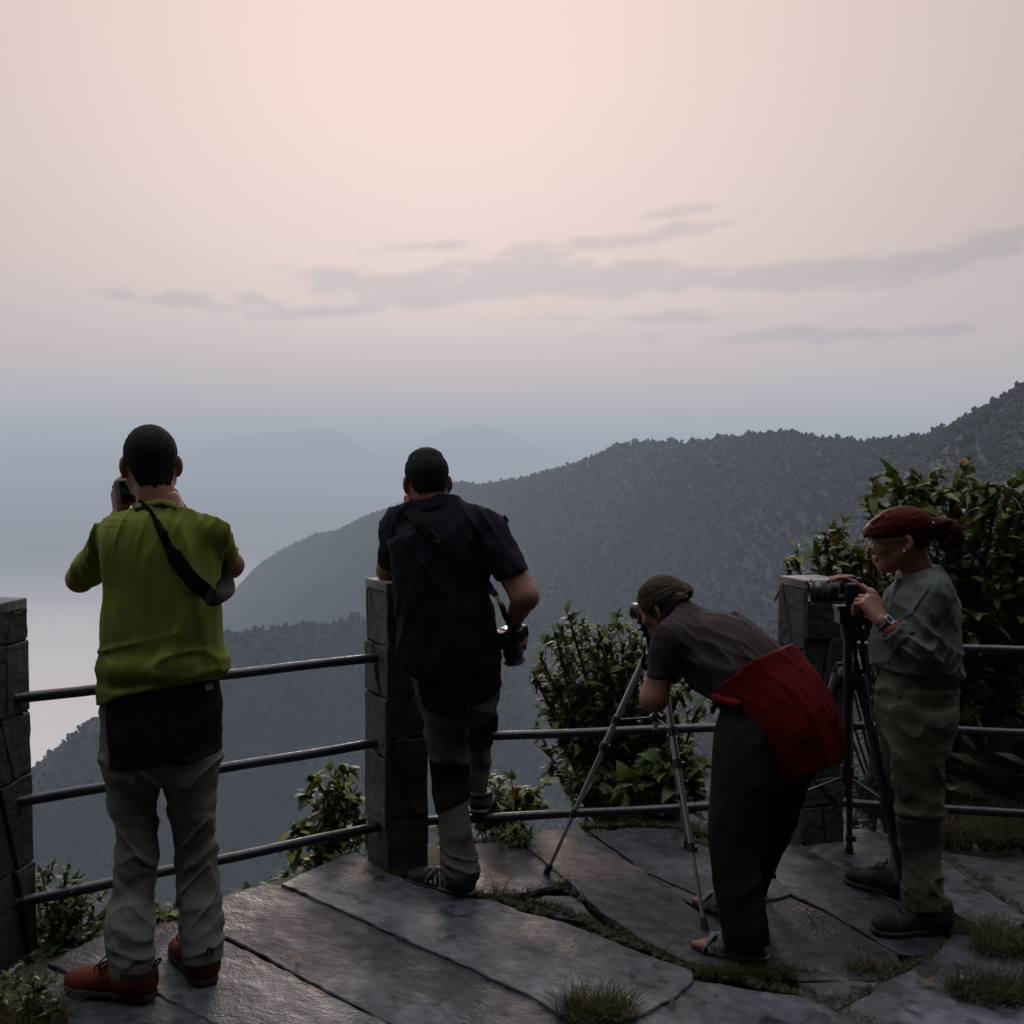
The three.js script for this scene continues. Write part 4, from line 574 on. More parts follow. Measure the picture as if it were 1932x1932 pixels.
  const trF = (x, y, z) => smin(smin(legL(x, y, z), hip(x, y, z), 0.03), legR(x, y, z), 0.02) - crease(x, y, z) * smooth(0.04, 0.14, y), taupe = [0.056, 0.050, 0.043];
  const trousers = put('trousers', net(trF, boxOf([P(760, 1225, 3.8), P(960, 1675, 3.8), P(760, 1225, 4.55), P(960, 1675, 4.5)], 0.02), 0.006, mottled(taupe, 0.1, 60)), cloth(taupe), man);
  const black = mat([0.005, 0.005, 0.006], 0.95, { specularIntensity: 0.1 }), patch = (name, poly, f, zMin, box) => { const reg = seenIn(poly); put(name, net((x, y, z) => smax(smax(f(x, y, z) - crease(x, y, z) * smooth(0.04, 0.14, y) - 0.006, reg(x, y, z), 0.003), zMin - z, 0.003), box, 0.006), black, trousers); };
  const fl = (x, y, z) => smin(legL(x, y, z), hip(x, y, z), 0.03);
  patch('seat_patch', [[787, 1230], [960, 1230], [950, 1290], [936, 1310], [920, 1322], [900, 1330], [879, 1328], [878, 1357], [840, 1352], [815, 1345], [798, 1336], [790, 1300]], (x, y, z) => smin(fl(x, y, z), legR(x, y, z), 0.02), -4.03, boxOf([P(780, 1225, 3.8), P(960, 1365, 3.8), P(780, 1225, 4.1), P(960, 1365, 4.1)], 0.01));
  patch('knee_patch', [[806, 1427], [816, 1436], [834, 1441], [890, 1442], [894, 1503], [870, 1516], [846, 1527], [815, 1538], [800, 1500]], legL, -4.10, boxOf([P(795, 1415, 3.85), P(900, 1545, 3.85), P(795, 1415, 4.15), P(900, 1545, 4.15)], 0.01));
  patch('knee_patch', [[872, 1349], [940, 1347], [940, 1406], [872, 1404]], legR, -4.5, boxOf([P(870, 1340, 4.2), P(945, 1415, 4.2), P(870, 1340, 4.5), P(945, 1415, 4.5)], 0.01));
  // shoes: black trail shoes with grey webbing
  const tone = (x, y, z) => { const s = Math.abs(Math.sin(z * 90 + y * 60)) < 0.28 && z > 0.10 && z < 0.20 && y > 0.03 ? 1 : 0, c = s ? [0.13, 0.13, 0.14] : z < 0.05 && y > 0.04 && y < 0.07 ? [0.07, 0.07, 0.075] : [0.010, 0.010, 0.011]; return c; }, soleC = (x, y, z) => y > 0.016 && z < 0.13 ? [0.20, 0.20, 0.20] : [0.015, 0.015, 0.016], F = shoeFields(0.285, { shaft: 0.035, wide: 1.02 });
  const heel = G(889, 1693), toe = G(784, 1664), a = shoe(man, heel, toe.clone().sub(heel), 0.285, F, tone, soleC, { name: 'shoe', rough: 0.5 });
  const hr = P(903, 1547, 4.27); hr.y = 0.172; const b = shoe(man, hr, V(0.12, -0.04, -1), 0.285, F, tone, soleC, { name: 'shoe', rough: 0.5 });
  for (const { fr, b: m } of [a, b]) { const l = []; for (let i = 0; i < 5; i++) { const z = 0.10 + i * 0.022, y = 0.112 - i * 0.012; for (const s of [-1, 1]) l.push(tube([fr.at(s * 0.012, y, z), fr.at(s * 0.034, y - 0.022, z - 0.004), fr.at(s * 0.045, 0.034, z - 0.012)], 0.0034, 10, 6)); } put('webbing', merged(l), M_greymark, m); }
  // body
  const hf = frame(P(805, 914, 4.10), V(-0.24, -0.22, -0.95), V(-0.06, 1, -0.12)), hd = headField({ jaw: 1.1, nose: 1 }), headW = inFrame(hf, hd), loc = inLocal(hf), toneH = skinTone(skin, { beard: 0.5 }), neck = cap(hf.at(0, -0.03, -0.04), P(828, 985, 4.06), 0.057, 0.064), ps = plainSkin(skin);
  const arms = union(0.02, cap(shL, elL, 0.045, 0.042), cap(elL, wrL, 0.044, 0.030), cap(shR, elR, 0.052, 0.045), cap(elR, wrR, 0.050, 0.032), cap(elR.clone().lerp(shR, 0.35), elR, 0.055, 0.047));
  const inner = (x, y, z) => smin(Math.max(trunk(x, y, z) + 0.025, 0.95 - y), arms(x, y, z), 0.02), legsIn = (x, y, z) => smin(smin(legL(x, y, z), hip(x, y, z), 0.03), legR(x, y, z), 0.02) + 0.02;
  const hL = handField(wrL, P(772, 925, 4.19).sub(wrL), V(-0.85, 0.15, 0.45), 'left', { curls: [[0.9, 1.3, 0.9], [0.95, 1.35, 0.9], [1.0, 1.35, 0.9], [1.0, 1.3, 0.9]], thumb: [0.35, 0.9, -0.5], size: 1.0 });
  const hR = handField(wrR, P(984, 1214, 4.10).sub(wrR), V(0.85, 0.15, 0.5), 'right', { curls: [[0.5, 0.7, 0.5], [0.6, 0.75, 0.5], [0.7, 0.8, 0.5], [0.75, 0.8, 0.5]], thumb: [0.7, 0.6, -0.4], size: 1.08 });
  put('body', merged([net((x, y, z) => smin(headW(x, y, z), neck(x, y, z), 0.03), headBox(hf, [P(825, 960, 4.06)]), 0.0034, (x, y, z) => toneH(...loc(x, y, z))), net((x, y, z) => Math.max(Math.min(inner(x, y, z), legsIn(x, y, z)), y - 1.46), boxOf([P(690, 960, 3.85), P(1020, 1650, 3.8), P(690, 960, 4.4), P(1020, 1650, 4.5)], 0.02), 0.009, ps), net(hL.f, hL.box, 0.003, ps), net(hR.f, hR.box, 0.003, ps)]), M_skin, man);
  const hairF = (x, y, z) => {
    const [a, b, c] = loc(x, y, z), base = smin(hd.bare(a, b, c), neck(x, y, z), 0.03), jit = 0.006 * vnoise(a * 170, b * 60, c * 170), hl = -0.052 + 0.055 * smooth(-0.075, -0.02, c) + 0.030 * smooth(-0.02, 0.06, c), line = smooth(hl - 0.016, hl + 0.016, b + jit) * smooth(0.10, 0.075, c - 0.5 * Math.max(0, b - 0.06));
    return base - lerp(-0.006, 0.0035 + 0.009 * smooth(hl, hl + 0.09, b) + 0.006 * smooth(0.09, 0.12, b), line) - 0.0016 * vnoise(a * 240, b * 240, c * 240) - 0.0018 * vnoise(a * 110, b * 60, c * 110);
  };
  put('hair', net(hairF, headBox(hf), 0.0034, (x, y, z) => { const n = 1 + 0.5 * vnoise(x * 300, y * 160, z * 300); return [0.007 * n, 0.006 * n, 0.0055 * n]; }), mat([1, 1, 1], 0.8, { vertexColors: true, specularIntensity: 0.2 }), man);
  // camera carried at his side on a sling
  const cf = frame(P(962, 1196, 4.08), V(0.16, -1, -0.1), V(0.55, 0.1, 0.85)), cam = makeCamera('camera', 'black camera with a long lens hanging at the hip of the man in navy', cf, { lens: 0.10, r: 0.036, hood: 0.012 });
  const on = (x, y, lift = 0.004) => onField(shirtF, x, y, 3.6, 4.4, lift), back = V(0.1, 0.15, 1), s = [on(770, 960), on(786, 975), on(802, 992, 0.006), on(822, 1016, 0.007), on(845, 1038), on(870, 1062), on(896, 1084), on(918, 1103, 0.006), on(934, 1122, 0.008), P(948, 1146, 3.93), P(957, 1168, 4.0), cf.at(-0.05, 0.02, -0.01)];
  child('strap', band(s, (t) => t < 0.5 ? 0.052 : 0.052 - 0.03 * smooth(0.5, 0.8, t), 0.005, back, { seg: 80 }), M_webbing, cam); const st = cam.children.find((c) => c.name === 'strap');
  for (const [x, y, w, h, m, rz] of [[790, 992, 0.034, 0.012, M_black, 0.6], [822, 1006, 0.05, 0.006, M_greymark, -0.75], [821, 1018, 0.034, 0.026, M_blackgloss, -0.75], [826, 1021, 0.016, 0.012, M_greymark, -0.75]]) { const c = on(x, y, 0.013), g = new THREE.BoxGeometry(w, h, 0.006); g.rotateZ(rz); g.translate(c.x, c.y, c.z); child('buckle', g, m === M_greymark ? mat([0.05, 0.05, 0.055], 0.6) : m, st); }
}
// ---------------------------------------------------------------- woman bent over the silver tripod, red jacket round her waist
function strands(list, r, seg = 14) { return merged(list.map((p) => tube(p, r, seg, 5))); }
{
  const f = V(-0.82, 0, -0.57), R = V(0.57, 0, -0.82), she = person('woman bending over the silver tripod in dark brown T-shirt and sandals'), skin = [0.22, 0.104, 0.072], brown = [0.028, 0.021, 0.021];
  const S = (x, y, d, w, t) => ({ c: P(x, y, d), w, t });
  const trunk = loft([S(1272, 1146, 3.94, 0.062, 0.060), S(1292, 1166, 3.91, 0.085, 0.075), S(1312, 1190, 3.885, 0.16, 0.115), S(1340, 1214, 3.85, 0.19, 0.142), S(1376, 1240, 3.79, 0.19, 0.155), S(1412, 1268, 3.72, 0.185, 0.150), S(1438, 1306, 3.67, 0.185, 0.150), S(1452, 1345, 3.64, 0.18, 0.145)], R, { power: 2.1 });
  const shL = P(1262, 1206, 3.74), elL = P(1234, 1318, 3.74), wrL = P(1246, 1228, 3.93), shR = P(1325, 1196, 4.0), elR = P(1266, 1268, 4.03), wrR = P(1250, 1222, 4.03);
  const yoke = union(0.05, cap(P(1290, 1180, 3.88), P(1264, 1200, 3.77), 0.065, 0.066), cap(P(1300, 1178, 3.92), P(1322, 1192, 4.0), 0.06, 0.06)), sl = cap(P(1266, 1208, 3.75), P(1243, 1280, 3.74), 0.078, 0.056), slR = cap(shR, P(1285, 1245, 4.02), 0.07, 0.055), dL = V(-0.12, -1, 0).normalize(), cL = P(1242, 1282, 3.74);
  const fold = (x, y, z) => 0.007 * ridged(fbm((x - z) * 8 + y * 5, y * 3, 3.3, 3)) + 0.012 * ridged(vnoise((x * 0.75 + y) * 17, (x - y) * 3, z * 2)) * smooth(0.60, 0.80, x + 0.35 * (1.2 - y)) * smooth(1.02, 0.92, x) - 0.008;
  const shirtF = (x, y, z) => {
    let d = smin(trunk(x, y, z), yoke(x, y, z), 0.05); d = smin(d, smax(sl(x, y, z), (x - cL.x) * dL.x + (y - cL.y) * dL.y + (z - cL.z) * dL.z, 0.006), 0.03); d = smin(d, slR(x, y, z), 0.03);
    const c = P(1283, 1152, 3.92); d -= fold(x, y, z); return smax(d, (c.x - x) * 0.75 * 1 + (y - c.y) * 0.45 + (c.z - z) * 0.3 - 0.012, 0.008);
  };
  const tone = mottled(brown, 0.12, 90), shirt = put('t_shirt', net(shirtF, boxOf([P(1190, 1120, 3.5), P(1480, 1370, 3.45), P(1190, 1120, 4.15), P(1480, 1370, 4.0)], 0.02), 0.0055, tone), cloth(brown), she);
  // trousers
  const dark = [0.008, 0.007, 0.0065], hip = loft([S(1432, 1300, 3.68, 0.165, 0.135), S(1452, 1345, 3.645, 0.18, 0.15), S(1462, 1395, 3.62, 0.185, 0.15), S(1452, 1440, 3.60, 0.17, 0.13), S(1440, 1475, 3.6, 0.14, 0.1)], R, { endRound: 0.05 });
  const legN = loft([S(1424, 1335, 3.58, 0.085, 0.11), S(1414, 1385, 3.55, 0.098, 0.124), S(1405, 1440, 3.51, 0.10, 0.118), S(1393, 1500, 3.48, 0.092, 0.098), S(1382, 1577, 3.44, 0.08, 0.078), S(1388, 1631, 3.42, 0.078, 0.080), S(1398, 1699, 3.39, 0.076, 0.080), S(1405, 1748, 3.37, 0.071, 0.075), S(1409, 1788, 3.365, 0.068, 0.072)], R, { power: 2.2 });
  const legF = loft([S(1482, 1400, 3.68, 0.10, 0.12), S(1476, 1470, 3.67, 0.09, 0.10), S(1458, 1540, 3.67, 0.08, 0.085), S(1436, 1600, 3.67, 0.072, 0.076), S(1416, 1650, 3.67, 0.068, 0.072), S(1406, 1712, 3.665, 0.064, 0.068)], R, { power: 2.2 });
  const crease = (x, y, z) => 0.008 * ridged(fbm((x + z) * 7 + y * 3, y * 7 - x * 3, 5.5, 3)) * 0.8 + 0.007 * ridged(vnoise(x * 8, y * 18 + x * 8, z * 5)) * smooth(0.85, 0.95, y) + 0.006 * smooth(0.05, 0.0, Math.abs(y - 0.10)) * 0 - 0.006;
  const trF = (x, y, z) => smin(smin(legN(x, y, z), legF(x, y, z), 0.012), hip(x, y, z), 0.035) - crease(x, y, z), trC = mottled(dark, 0.12, 70);
  const trousers = put('trousers', net(trF, boxOf([P(1315, 1270, 3.35), P(1550, 1815, 3.3), P(1315, 1270, 3.9), P(1550, 1815, 3.9)], 0.02), 0.006, trC), cloth(dark), she);
  { const a = P(1404, 1740, 3.376), b = P(1409, 1788, 3.365), cf = cap(a, b, 0, 0); put('cuff', net((x, y, z) => Math.max(legN(x, y, z) - 0.007, Math.abs(y - (a.y * 0.62 + b.y * 0.38) + 0.02) - 0.028, 0), boxOf([P(1350, 1740, 3.25), P(1465, 1815, 3.5)], 0.03), 0.005, trC), cloth(dark), trousers); }
  // red jacket tied round the waist
  const jac = loft([S(1418, 1244, 3.70, 0.20, 0.158), S(1436, 1285, 3.68, 0.205, 0.170), S(1462, 1330, 3.645, 0.215, 0.180), S(1486, 1375, 3.61, 0.21, 0.172), S(1500, 1420, 3.60, 0.205, 0.155), S(1512, 1480, 3.60, 0.205, 0.145)], R, { power: 2.1 });
  const pj = [[1338, 1316], [1352, 1296], [1378, 1278], [1408, 1256], [1444, 1230], [1476, 1210], [1496, 1214], [1520, 1234], [1545, 1270], [1570, 1308], [1590, 1360], [1602, 1426], [1570, 1443], [1546, 1456], [1520, 1460], [1498, 1469], [1468, 1470], [1452, 1436], [1432, 1397], [1402, 1345], [1384, 1322], [1362, 1318]], regJ = seenIn(pj);
  const pleat = (x, y, z) => 0.017 * smooth(1.0, 0.64, y) * ridged(vnoise((x * 0.57 - z * 0.82) * 17 + y * 1.2, y * 0.7, 2.7)) + 0.005 * ridged(fbm((x - z) * 10, y * 8 + x * 5, 1.7, 3)) - 0.008;
  const red = [0.068, 0.0009, 0.0028], jacket = put('jacket', net((x, y, z) => smax(jac(x, y, z) - pleat(x, y, z), regJ(x, y, z) + 0.004 * vnoise(x * 30, y * 30, z * 30), 0.006), boxOf([P(1325, 1200, 3.35), P(1615, 1480, 3.3), P(1325, 1200, 3.95), P(1615, 1480, 3.9)], 0.02), 0.0055, mottled(red, 0.1, 80)), cloth(red), she);
  put('sleeve_knot', net((x, y, z) => union(0.02, cap(P(1352, 1318, 3.58), P(1390, 1328, 3.50), 0.014, 0.016), cap(P(1352, 1318, 3.58), P(1345, 1345, 3.62), 0.014, 0.008))(x, y, z) - 0.004 * ridged(vnoise(x * 30, y * 30, z * 20)), boxOf([P(1320, 1290, 3.4), P(1410, 1370, 3.4), P(1320, 1290, 3.75)], 0.04), 0.0055, mottled([0.09, 0.003, 0.006], 0.1, 80)), cloth(red), jacket);
  // head, arms and feet
  const hf = frame(P(1252, 1149, 3.96), V(-0.74, -0.36, -0.57), V(-0.30, 0.95, -0.1)), KB = 0.91, hd1 = headField({ wide: 0.97, jaw: 0.85, nose: 0.85, brow: 0.8 }), hd = (x, y, z) => hd1(x / KB, y / KB, z / KB) * KB, hdBare = (x, y, z) => hd1.bare(x / KB, y / KB, z / KB) * KB, headW = inFrame(hf, hd), loc = inLocal(hf), toneH0 = skinTone(skin), toneH = (a, b, c) => toneH0(a / KB, b / KB, c / KB), neck = cap(hf.at(0, -0.03, -0.04), P(1300, 1176, 3.91), 0.050, 0.060), ps = plainSkin(skin);
  const arms = union(0.02, cap(shL, elL, 0.043, 0.047), cap(elL, wrL, 0.048, 0.030), cap(shR, elR, 0.045, 0.044), cap(elR, wrR, 0.044, 0.028)), legsIn = (x, y, z) => smin(smin(legN(x, y, z), legF(x, y, z), 0.012), hip(x, y, z), 0.03) + 0.018;
  const hL = handField(wrL, P(1240, 1200, 4.0).sub(wrL), V(-0.4, -0.3, 0.85), 'left', { size: 0.9 }), hR = handField(wrR, P(1232, 1190, 4.06).sub(wrR), V(0.5, 0, -0.85), 'right', { size: 0.9 });
  const foot = (heel, toe) => {
    const fr = frame(heel, toe.clone().sub(heel), V(0, 1, 0)), l = 0.235, q = (z, w, t, y, x = 0) => ({ c: V(x, y, z * l), w, t });
    const bodyF = loft([q(0.0, 0.022, 0.024, 0.036), q(0.08, 0.030, 0.032, 0.040), q(0.25, 0.030, 0.034, 0.046), q(0.45, 0.034, 0.030, 0.044), q(0.65, 0.042, 0.020, 0.034), q(0.78, 0.043, 0.014, 0.028)], V(1, 0, 0), { endRound: 0.01 }), ankle = cap(V(0, 0.06, 0.19 * l), V(0, 0.12, 0.20 * l), 0.032, 0.030), toes = [-0.032, -0.016, 0, 0.015, 0.031].map((x, i) => { const big = (i === 0), r = big ? 0.0115 : 0.008, tl = [1.02, 1.0, 0.97, 0.94, 0.89][i]; return cap(V(x, 0.026, 0.76 * l), V(x * 1.02, 0.023, tl * l - r), r * 1.05, r); });
    return { fr, l, f: inFrame(fr, (x, y, z) => { let d = smin(bodyF(x, y, z), ankle(x, y, z), 0.04); for (const t of toes) d = smin(d, t(x, y, z), 0.004); return d; }), box: boxOf([fr.at(0, 0.18, 0), fr.at(-0.05, 0, -0.02), fr.at(0.05, 0, -0.02), fr.at(-0.05, 0, 0.26), fr.at(0.05, 0, 0.26)], 0.01) };
  };
  const heelN = G(1440, 1824), toeN = G(1322, 1788), heelF = G(1420, 1742), toeF = G(1328, 1708), fN = foot(heelN, toeN), fF = foot(heelF, toeF);
  put('body', merged([net((x, y, z) => smin(headW(x, y, z), neck(x, y, z), 0.03), headBox(hf, [P(1290, 1165, 3.92)]), 0.0034, (x, y, z) => toneH(...loc(x, y, z))), net((x, y, z) => Math.min(Math.min(Math.max(trunk(x, y, z) + 0.025, 0), arms(x, y, z)), legsIn(x, y, z)), boxOf([P(1190, 1170, 3.5), P(1540, 1790, 3.35), P(1190, 1170, 4.15), P(1540, 1790, 3.9)], 0.02), 0.009, ps), net(hL.f, hL.box, 0.0035, ps), net(hR.f, hR.box, 0.0035, ps), net(fN.f, fN.box, 0.0035, ps), net(fF.f, fF.box, 0.0035, ps)]), M_skin, she);
  const strap = mat([0.085, 0.092, 0.105], 0.8), soleM = mat([0.02, 0.02, 0.022], 0.9), insole = mat([0.12, 0.12, 0.13], 0.85);
  for (const { fr, l } of [fN, fF]) {
    const sh = shoeFields(l + 0.012), lo = V(-0.08, -0.01, -0.05), hi = V(0.08, 0.05, l + 0.05), g = net(sh.sole, [lo, hi], 0.005); g.applyMatrix4(new THREE.Matrix4().makeScale(1, 1, -1)); { const ix = g.index.array; for (let i = 0; i < ix.length; i += 3) { const t = ix[i]; ix[i] = ix[i + 1]; ix[i + 1] = t; } } g.computeVertexNormals(); g.applyMatrix4(fr.m);
    const so = put('sandal', g, soleM, she), over = (z0, z1, h, w) => band([fr.at(-0.050, 0.020, z0), fr.at(-0.046, h * 0.62, lerp(z0, z1, 0.15)), fr.at(-0.026, h, lerp(z0, z1, 0.35)), fr.at(0.012, h + 0.001, lerp(z0, z1, 0.6)), fr.at(0.040, h * 0.68, lerp(z0, z1, 0.85)), fr.at(0.050, 0.020, z1)], w, 0.004, fr.u.clone(), { seg: 24 });
    put('strap', over(l * 0.66, l * 0.82, 0.058, 0.026), strap, so); put('strap', over(l * 0.52, l * 0.62, 0.077, 0.030), strap, so); put('strap', over(l * 0.80, l * 0.50, 0.068, 0.018), strap, so);
    put('heel_strap', band([fr.at(-0.036, 0.048, l * 0.42), fr.at(-0.036, 0.055, l * 0.18), fr.at(-0.022, 0.058, -0.004), fr.at(0, 0.058, -0.013), fr.at(0.022, 0.058, -0.004), fr.at(0.036, 0.055, l * 0.18), fr.at(0.036, 0.048, l * 0.42)], 0.020, 0.004, [fr.r.clone().negate(), fr.r.clone().negate(), fr.f.clone().negate(), fr.r.clone(), fr.r.clone()], { seg: 30 }), strap, so);
    put('rim', tube([fr.at(-0.036, 0.027, l * 0.4), fr.at(-0.034, 0.03, l * 0.1), fr.at(0, 0.034, -0.015), fr.at(0.034, 0.03, l * 0.1), fr.at(0.036, 0.027, l * 0.4)], 0.005, 24, 6), insole, so);
  }
  const hairC = (x, y, z) => { const [a, b, c] = loc(x, y, z), s = vnoise(a * 25 + 4, (b - 0.03) * 110 / (1 + 6 * Math.abs(c + 0.1)) + c * 20, c * 12) * 0.7 + 0.5 * vnoise(a * 120, b * 260 + c * 90, c * 50), g = smooth(0.05, 0.45, s), n = 1 + 0.5 * vnoise(a * 200, b * 300, c * 90); return [0.018 * n + 0.06 * g, 0.012 * n + 0.042 * g, 0.008 * n + 0.024 * g]; }, hairM = mat([1, 1, 1], 0.6, { vertexColors: true, specularIntensity: 0.35 });
  const bun = [hf.at(0.0, 0.04, -0.125), hf.at(-0.02, 0.02, -0.118), hf.at(0.015, 0.015, -0.12)];
  const hairF = (x, y, z) => { const [a, b, c] = loc(x, y, z), line = smooth(-0.07, -0.03, b - 0.95 * Math.max(0, c + 0.02)) * smooth(0.092, 0.066, c - 0.35 * Math.max(0, b - 0.05)), th = -0.006 + 0.017 * line, ds = 0.0016 * vnoise(a * 30, b * 150 + c * 60, c * 40); let d = hdBare(a, b, c) - th - ds; const k = Math.min(Math.hypot(a, b - 0.035, c + 0.108) - 0.034, Math.hypot(a + 0.02, b - 0.02, c + 0.104) - 0.026); return smin(d, k - ds * 1.4, 0.012); };
  const hair = put('hair', net(hairF, headBox(hf, [hf.at(0, 0.04, -0.17)]), 0.0034, hairC), hairM, she);
  const r = rng(5), wisps = []; for (let i = 0; i < 150; i++) { const a0 = (r() - 0.5) * 0.15, y0 = 0.02 + r() * 0.09, z0 = 0.08 - r() * 0.10, o = r() * 0.008; const p = []; for (let k = 0; k <= 5; k++) { const t = k / 5, zz = lerp(z0, -0.13, t), xx = a0 * (1 - t * t) * 1.05, base = 0.11 * Math.sqrt(Math.max(0, 1 - (xx / 0.09) ** 2)) * Math.sqrt(Math.max(0.05, 1 - ((zz + 0.012) / 0.125) ** 2)); p.push(hf.at(xx, lerp(Math.min(y0, base + 0.035), 0.04, t * t) + 0.012 * Math.sin(Math.PI * t) + o, zz)); } const q = p.map((v) => { const n = v.clone(); for (let m = 0; m < 6; m++) { const d = hairF(n.x, n.y, n.z), e = 0.002, gx = hairF(n.x + e, n.y, n.z) - d, gy = hairF(n.x, n.y + e, n.z) - d, gz = hairF(n.x, n.y, n.z + e) - d, l = Math.hypot(gx, gy, gz) || 1; n.x -= gx / l * (d - 0.001 - o * 0.5); n.y -= gy / l * (d - 0.001 - o * 0.5); n.z -= gz / l * (d - 0.001 - o * 0.5); } return n; }); wisps.push(q); }
  put('hair_strands', strands(wisps, 0.0008, 16), mat([0.085, 0.064, 0.042], 0.6, { specularIntensity: 0.3 }), hair);
}
// ---------------------------------------------------------------- red haired woman at the right, both hands on the camera on the black tripod
{
  const f = V(-0.97, 0, -0.2), R = V(0.2, 0, -0.97), she = person('red haired woman with glasses in grey shirt standing at the black tripod'), skin = [0.225, 0.100, 0.076], grey = [0.072, 0.080, 0.078];
  const S = (x, y, d, w, t) => ({ c: P(x, y, d), w, t });
  const trunk = loft([S(1722, 1062, 3.71, 0.060, 0.062), S(1730, 1084, 3.71, 0.090, 0.082), S(1735, 1106, 3.71, 0.165, 0.105), S(1736, 1140, 3.71, 0.190, 0.128), S(1734, 1180, 3.71, 0.195, 0.138), S(1726, 1222, 3.70, 0.20, 0.158), S(1728, 1250, 3.70, 0.195, 0.152), S(1738, 1266, 3.70, 0.19, 0.145), S(1744, 1300, 3.70, 0.185, 0.135)], R, { power: 2.1 });
  const shL = P(1757, 1118, 3.57), elL = P(1727, 1228, 3.545), wrL = P(1664, 1172, 3.60), shR = P(1735, 1118, 3.87), elR = P(1690, 1205, 3.93), wrR = P(1640, 1122, 3.87);
  const yoke = union(0.05, cap(P(1740, 1092, 3.68), P(1760, 1112, 3.60), 0.055, 0.06), cap(P(1735, 1090, 3.75), P(1738, 1112, 3.85), 0.055, 0.06)), arm1 = cap(P(1758, 1122, 3.575), P(1730, 1222, 3.55), 0.070, 0.064), arm2 = cap(P(1730, 1224, 3.55), P(1690, 1192, 3.575), 0.064, 0.050), arm3 = union(0.03, cap(shR, elR, 0.075, 0.07), cap(elR, P(1662, 1160, 3.9), 0.068, 0.05)), dC = wrL.clone().sub(elL).normalize(), cC = P(1688, 1193, 3.58), dD = wrR.clone().sub(elR).normalize(), cD = P(1664, 1163, 3.9);
  const hemP = [[1640, 1258], [1700, 1262], [1755, 1256], [1770, 1262], [1790, 1276], [1825, 1276]].map(([x, y]) => P(x, y, 3.65)), hemY = (x) => { for (let i = 0; i + 1 < hemP.length; i++) if (x < hemP[i + 1].x) return lerp(hemP[i].y, hemP[i + 1].y, clamp((x - hemP[i].x) / (hemP[i + 1].x - hemP[i].x))); return hemP[5].y; };
  const fold = (x, y, z) => 0.008 * ridged(fbm(x * 8 + y * 7, y * 3 - x * 3, z * 5, 3)) + 0.005 * ridged(vnoise((x - y * 0.6) * 26, y * 6, z * 5)) * smooth(1.3, 1.15, y) + 0.010 * ridged(vnoise(x * 9 - y * 6, y * 16 + x * 12, z * 5)) * smooth(0.12, 0.04, Math.hypot(x - elL.x, y - elL.y)) - 0.009;
  const nk = P(1738, 1078, 3.71), ncut = (x, y, z) => (y - nk.y) - (x - nk.x) * 0.32 - 0.25 * Math.abs(z - nk.z);
  const shirtF = (x, y, z) => {
    let d = smin(trunk(x, y, z), yoke(x, y, z), 0.05); const a2 = smax(arm2(x, y, z), (x - cC.x) * dC.x + (y - cC.y) * dC.y + (z - cC.z) * dC.z, 0.006);
    d = smin(d, smin(arm1(x, y, z), a2, 0.03), 0.010); d = smin(d, smax(arm3(x, y, z), (x - cD.x) * dD.x + (y - cD.y) * dD.y + (z - cD.z) * dD.z, 0.006), 0.03);
    return smax(smax(d - fold(x, y, z), hemY(x) - y, 0.006), ncut(x, y, z), 0.006);
  };
  const tone = mottled(grey, 0.14, 110), shirt = put('shirt', net(shirtF, boxOf([P(1615, 1060, 3.4), P(1835, 1290, 3.4), P(1615, 1060, 4.05), P(1835, 1290, 4.05)], 0.02), 0.0052, tone), cloth(grey), she);
  put('cuff', net((x, y, z) => Math.max(arm2(x, y, z) - 0.004, Math.abs((x - cC.x) * dC.x + (y - cC.y) * dC.y + (z - cC.z) * dC.z + 0.02) - 0.024) - 0.003 * ridged(vnoise(x * 50, y * 50, z * 50)), boxOf([P(1655, 1155, 3.5), P(1725, 1225, 3.65)], 0.03), 0.0045, tone), cloth(grey), shirt);
  put('placket', band([onField(shirtF, 1697, 1092, 3.2, 3.9, 0.003), onField(shirtF, 1690, 1115, 3.2, 3.9, 0.004), onField(shirtF, 1684, 1140, 3.2, 3.9, 0.004)], 0.016, 0.004, V(-0.5, 0.3, 0.8)), mat([0.03, 0.033, 0.036], 0.9), shirt);
  // trousers
  const olive = [0.080, 0.077, 0.054], hip = loft([S(1722, 1235, 3.70, 0.155, 0.125), S(1722, 1265, 3.70, 0.165, 0.135), S(1726, 1310, 3.70, 0.178, 0.142), S(1730, 1355, 3.69, 0.175, 0.138), S(1728, 1395, 3.69, 0.15, 0.11)], R, { endRound: 0.05 });
  const legN = loft([S(1736, 1340, 3.61, 0.095, 0.115), S(1736, 1390, 3.60, 0.092, 0.104), S(1732, 1443, 3.60, 0.085, 0.092), S(1733, 1500, 3.61, 0.08, 0.086), S(1733, 1540, 3.61, 0.078, 0.085), S(1738, 1590, 3.62, 0.072, 0.077), S(1740, 1648, 3.60, 0.07, 0.072), S(1743, 1712, 3.59, 0.07, 0.074)], R, { power: 2.2 }), legF = loft([S(1706, 1330, 3.80, 0.095, 0.11), S(1706, 1400, 3.85, 0.085, 0.088), S(1710, 1480, 3.88, 0.075, 0.078), S(1712, 1540, 3.87, 0.072, 0.072), S(1714, 1600, 3.86, 0.068, 0.068), S(1715, 1662, 3.85, 0.068, 0.070)], R, { power: 2.2 });
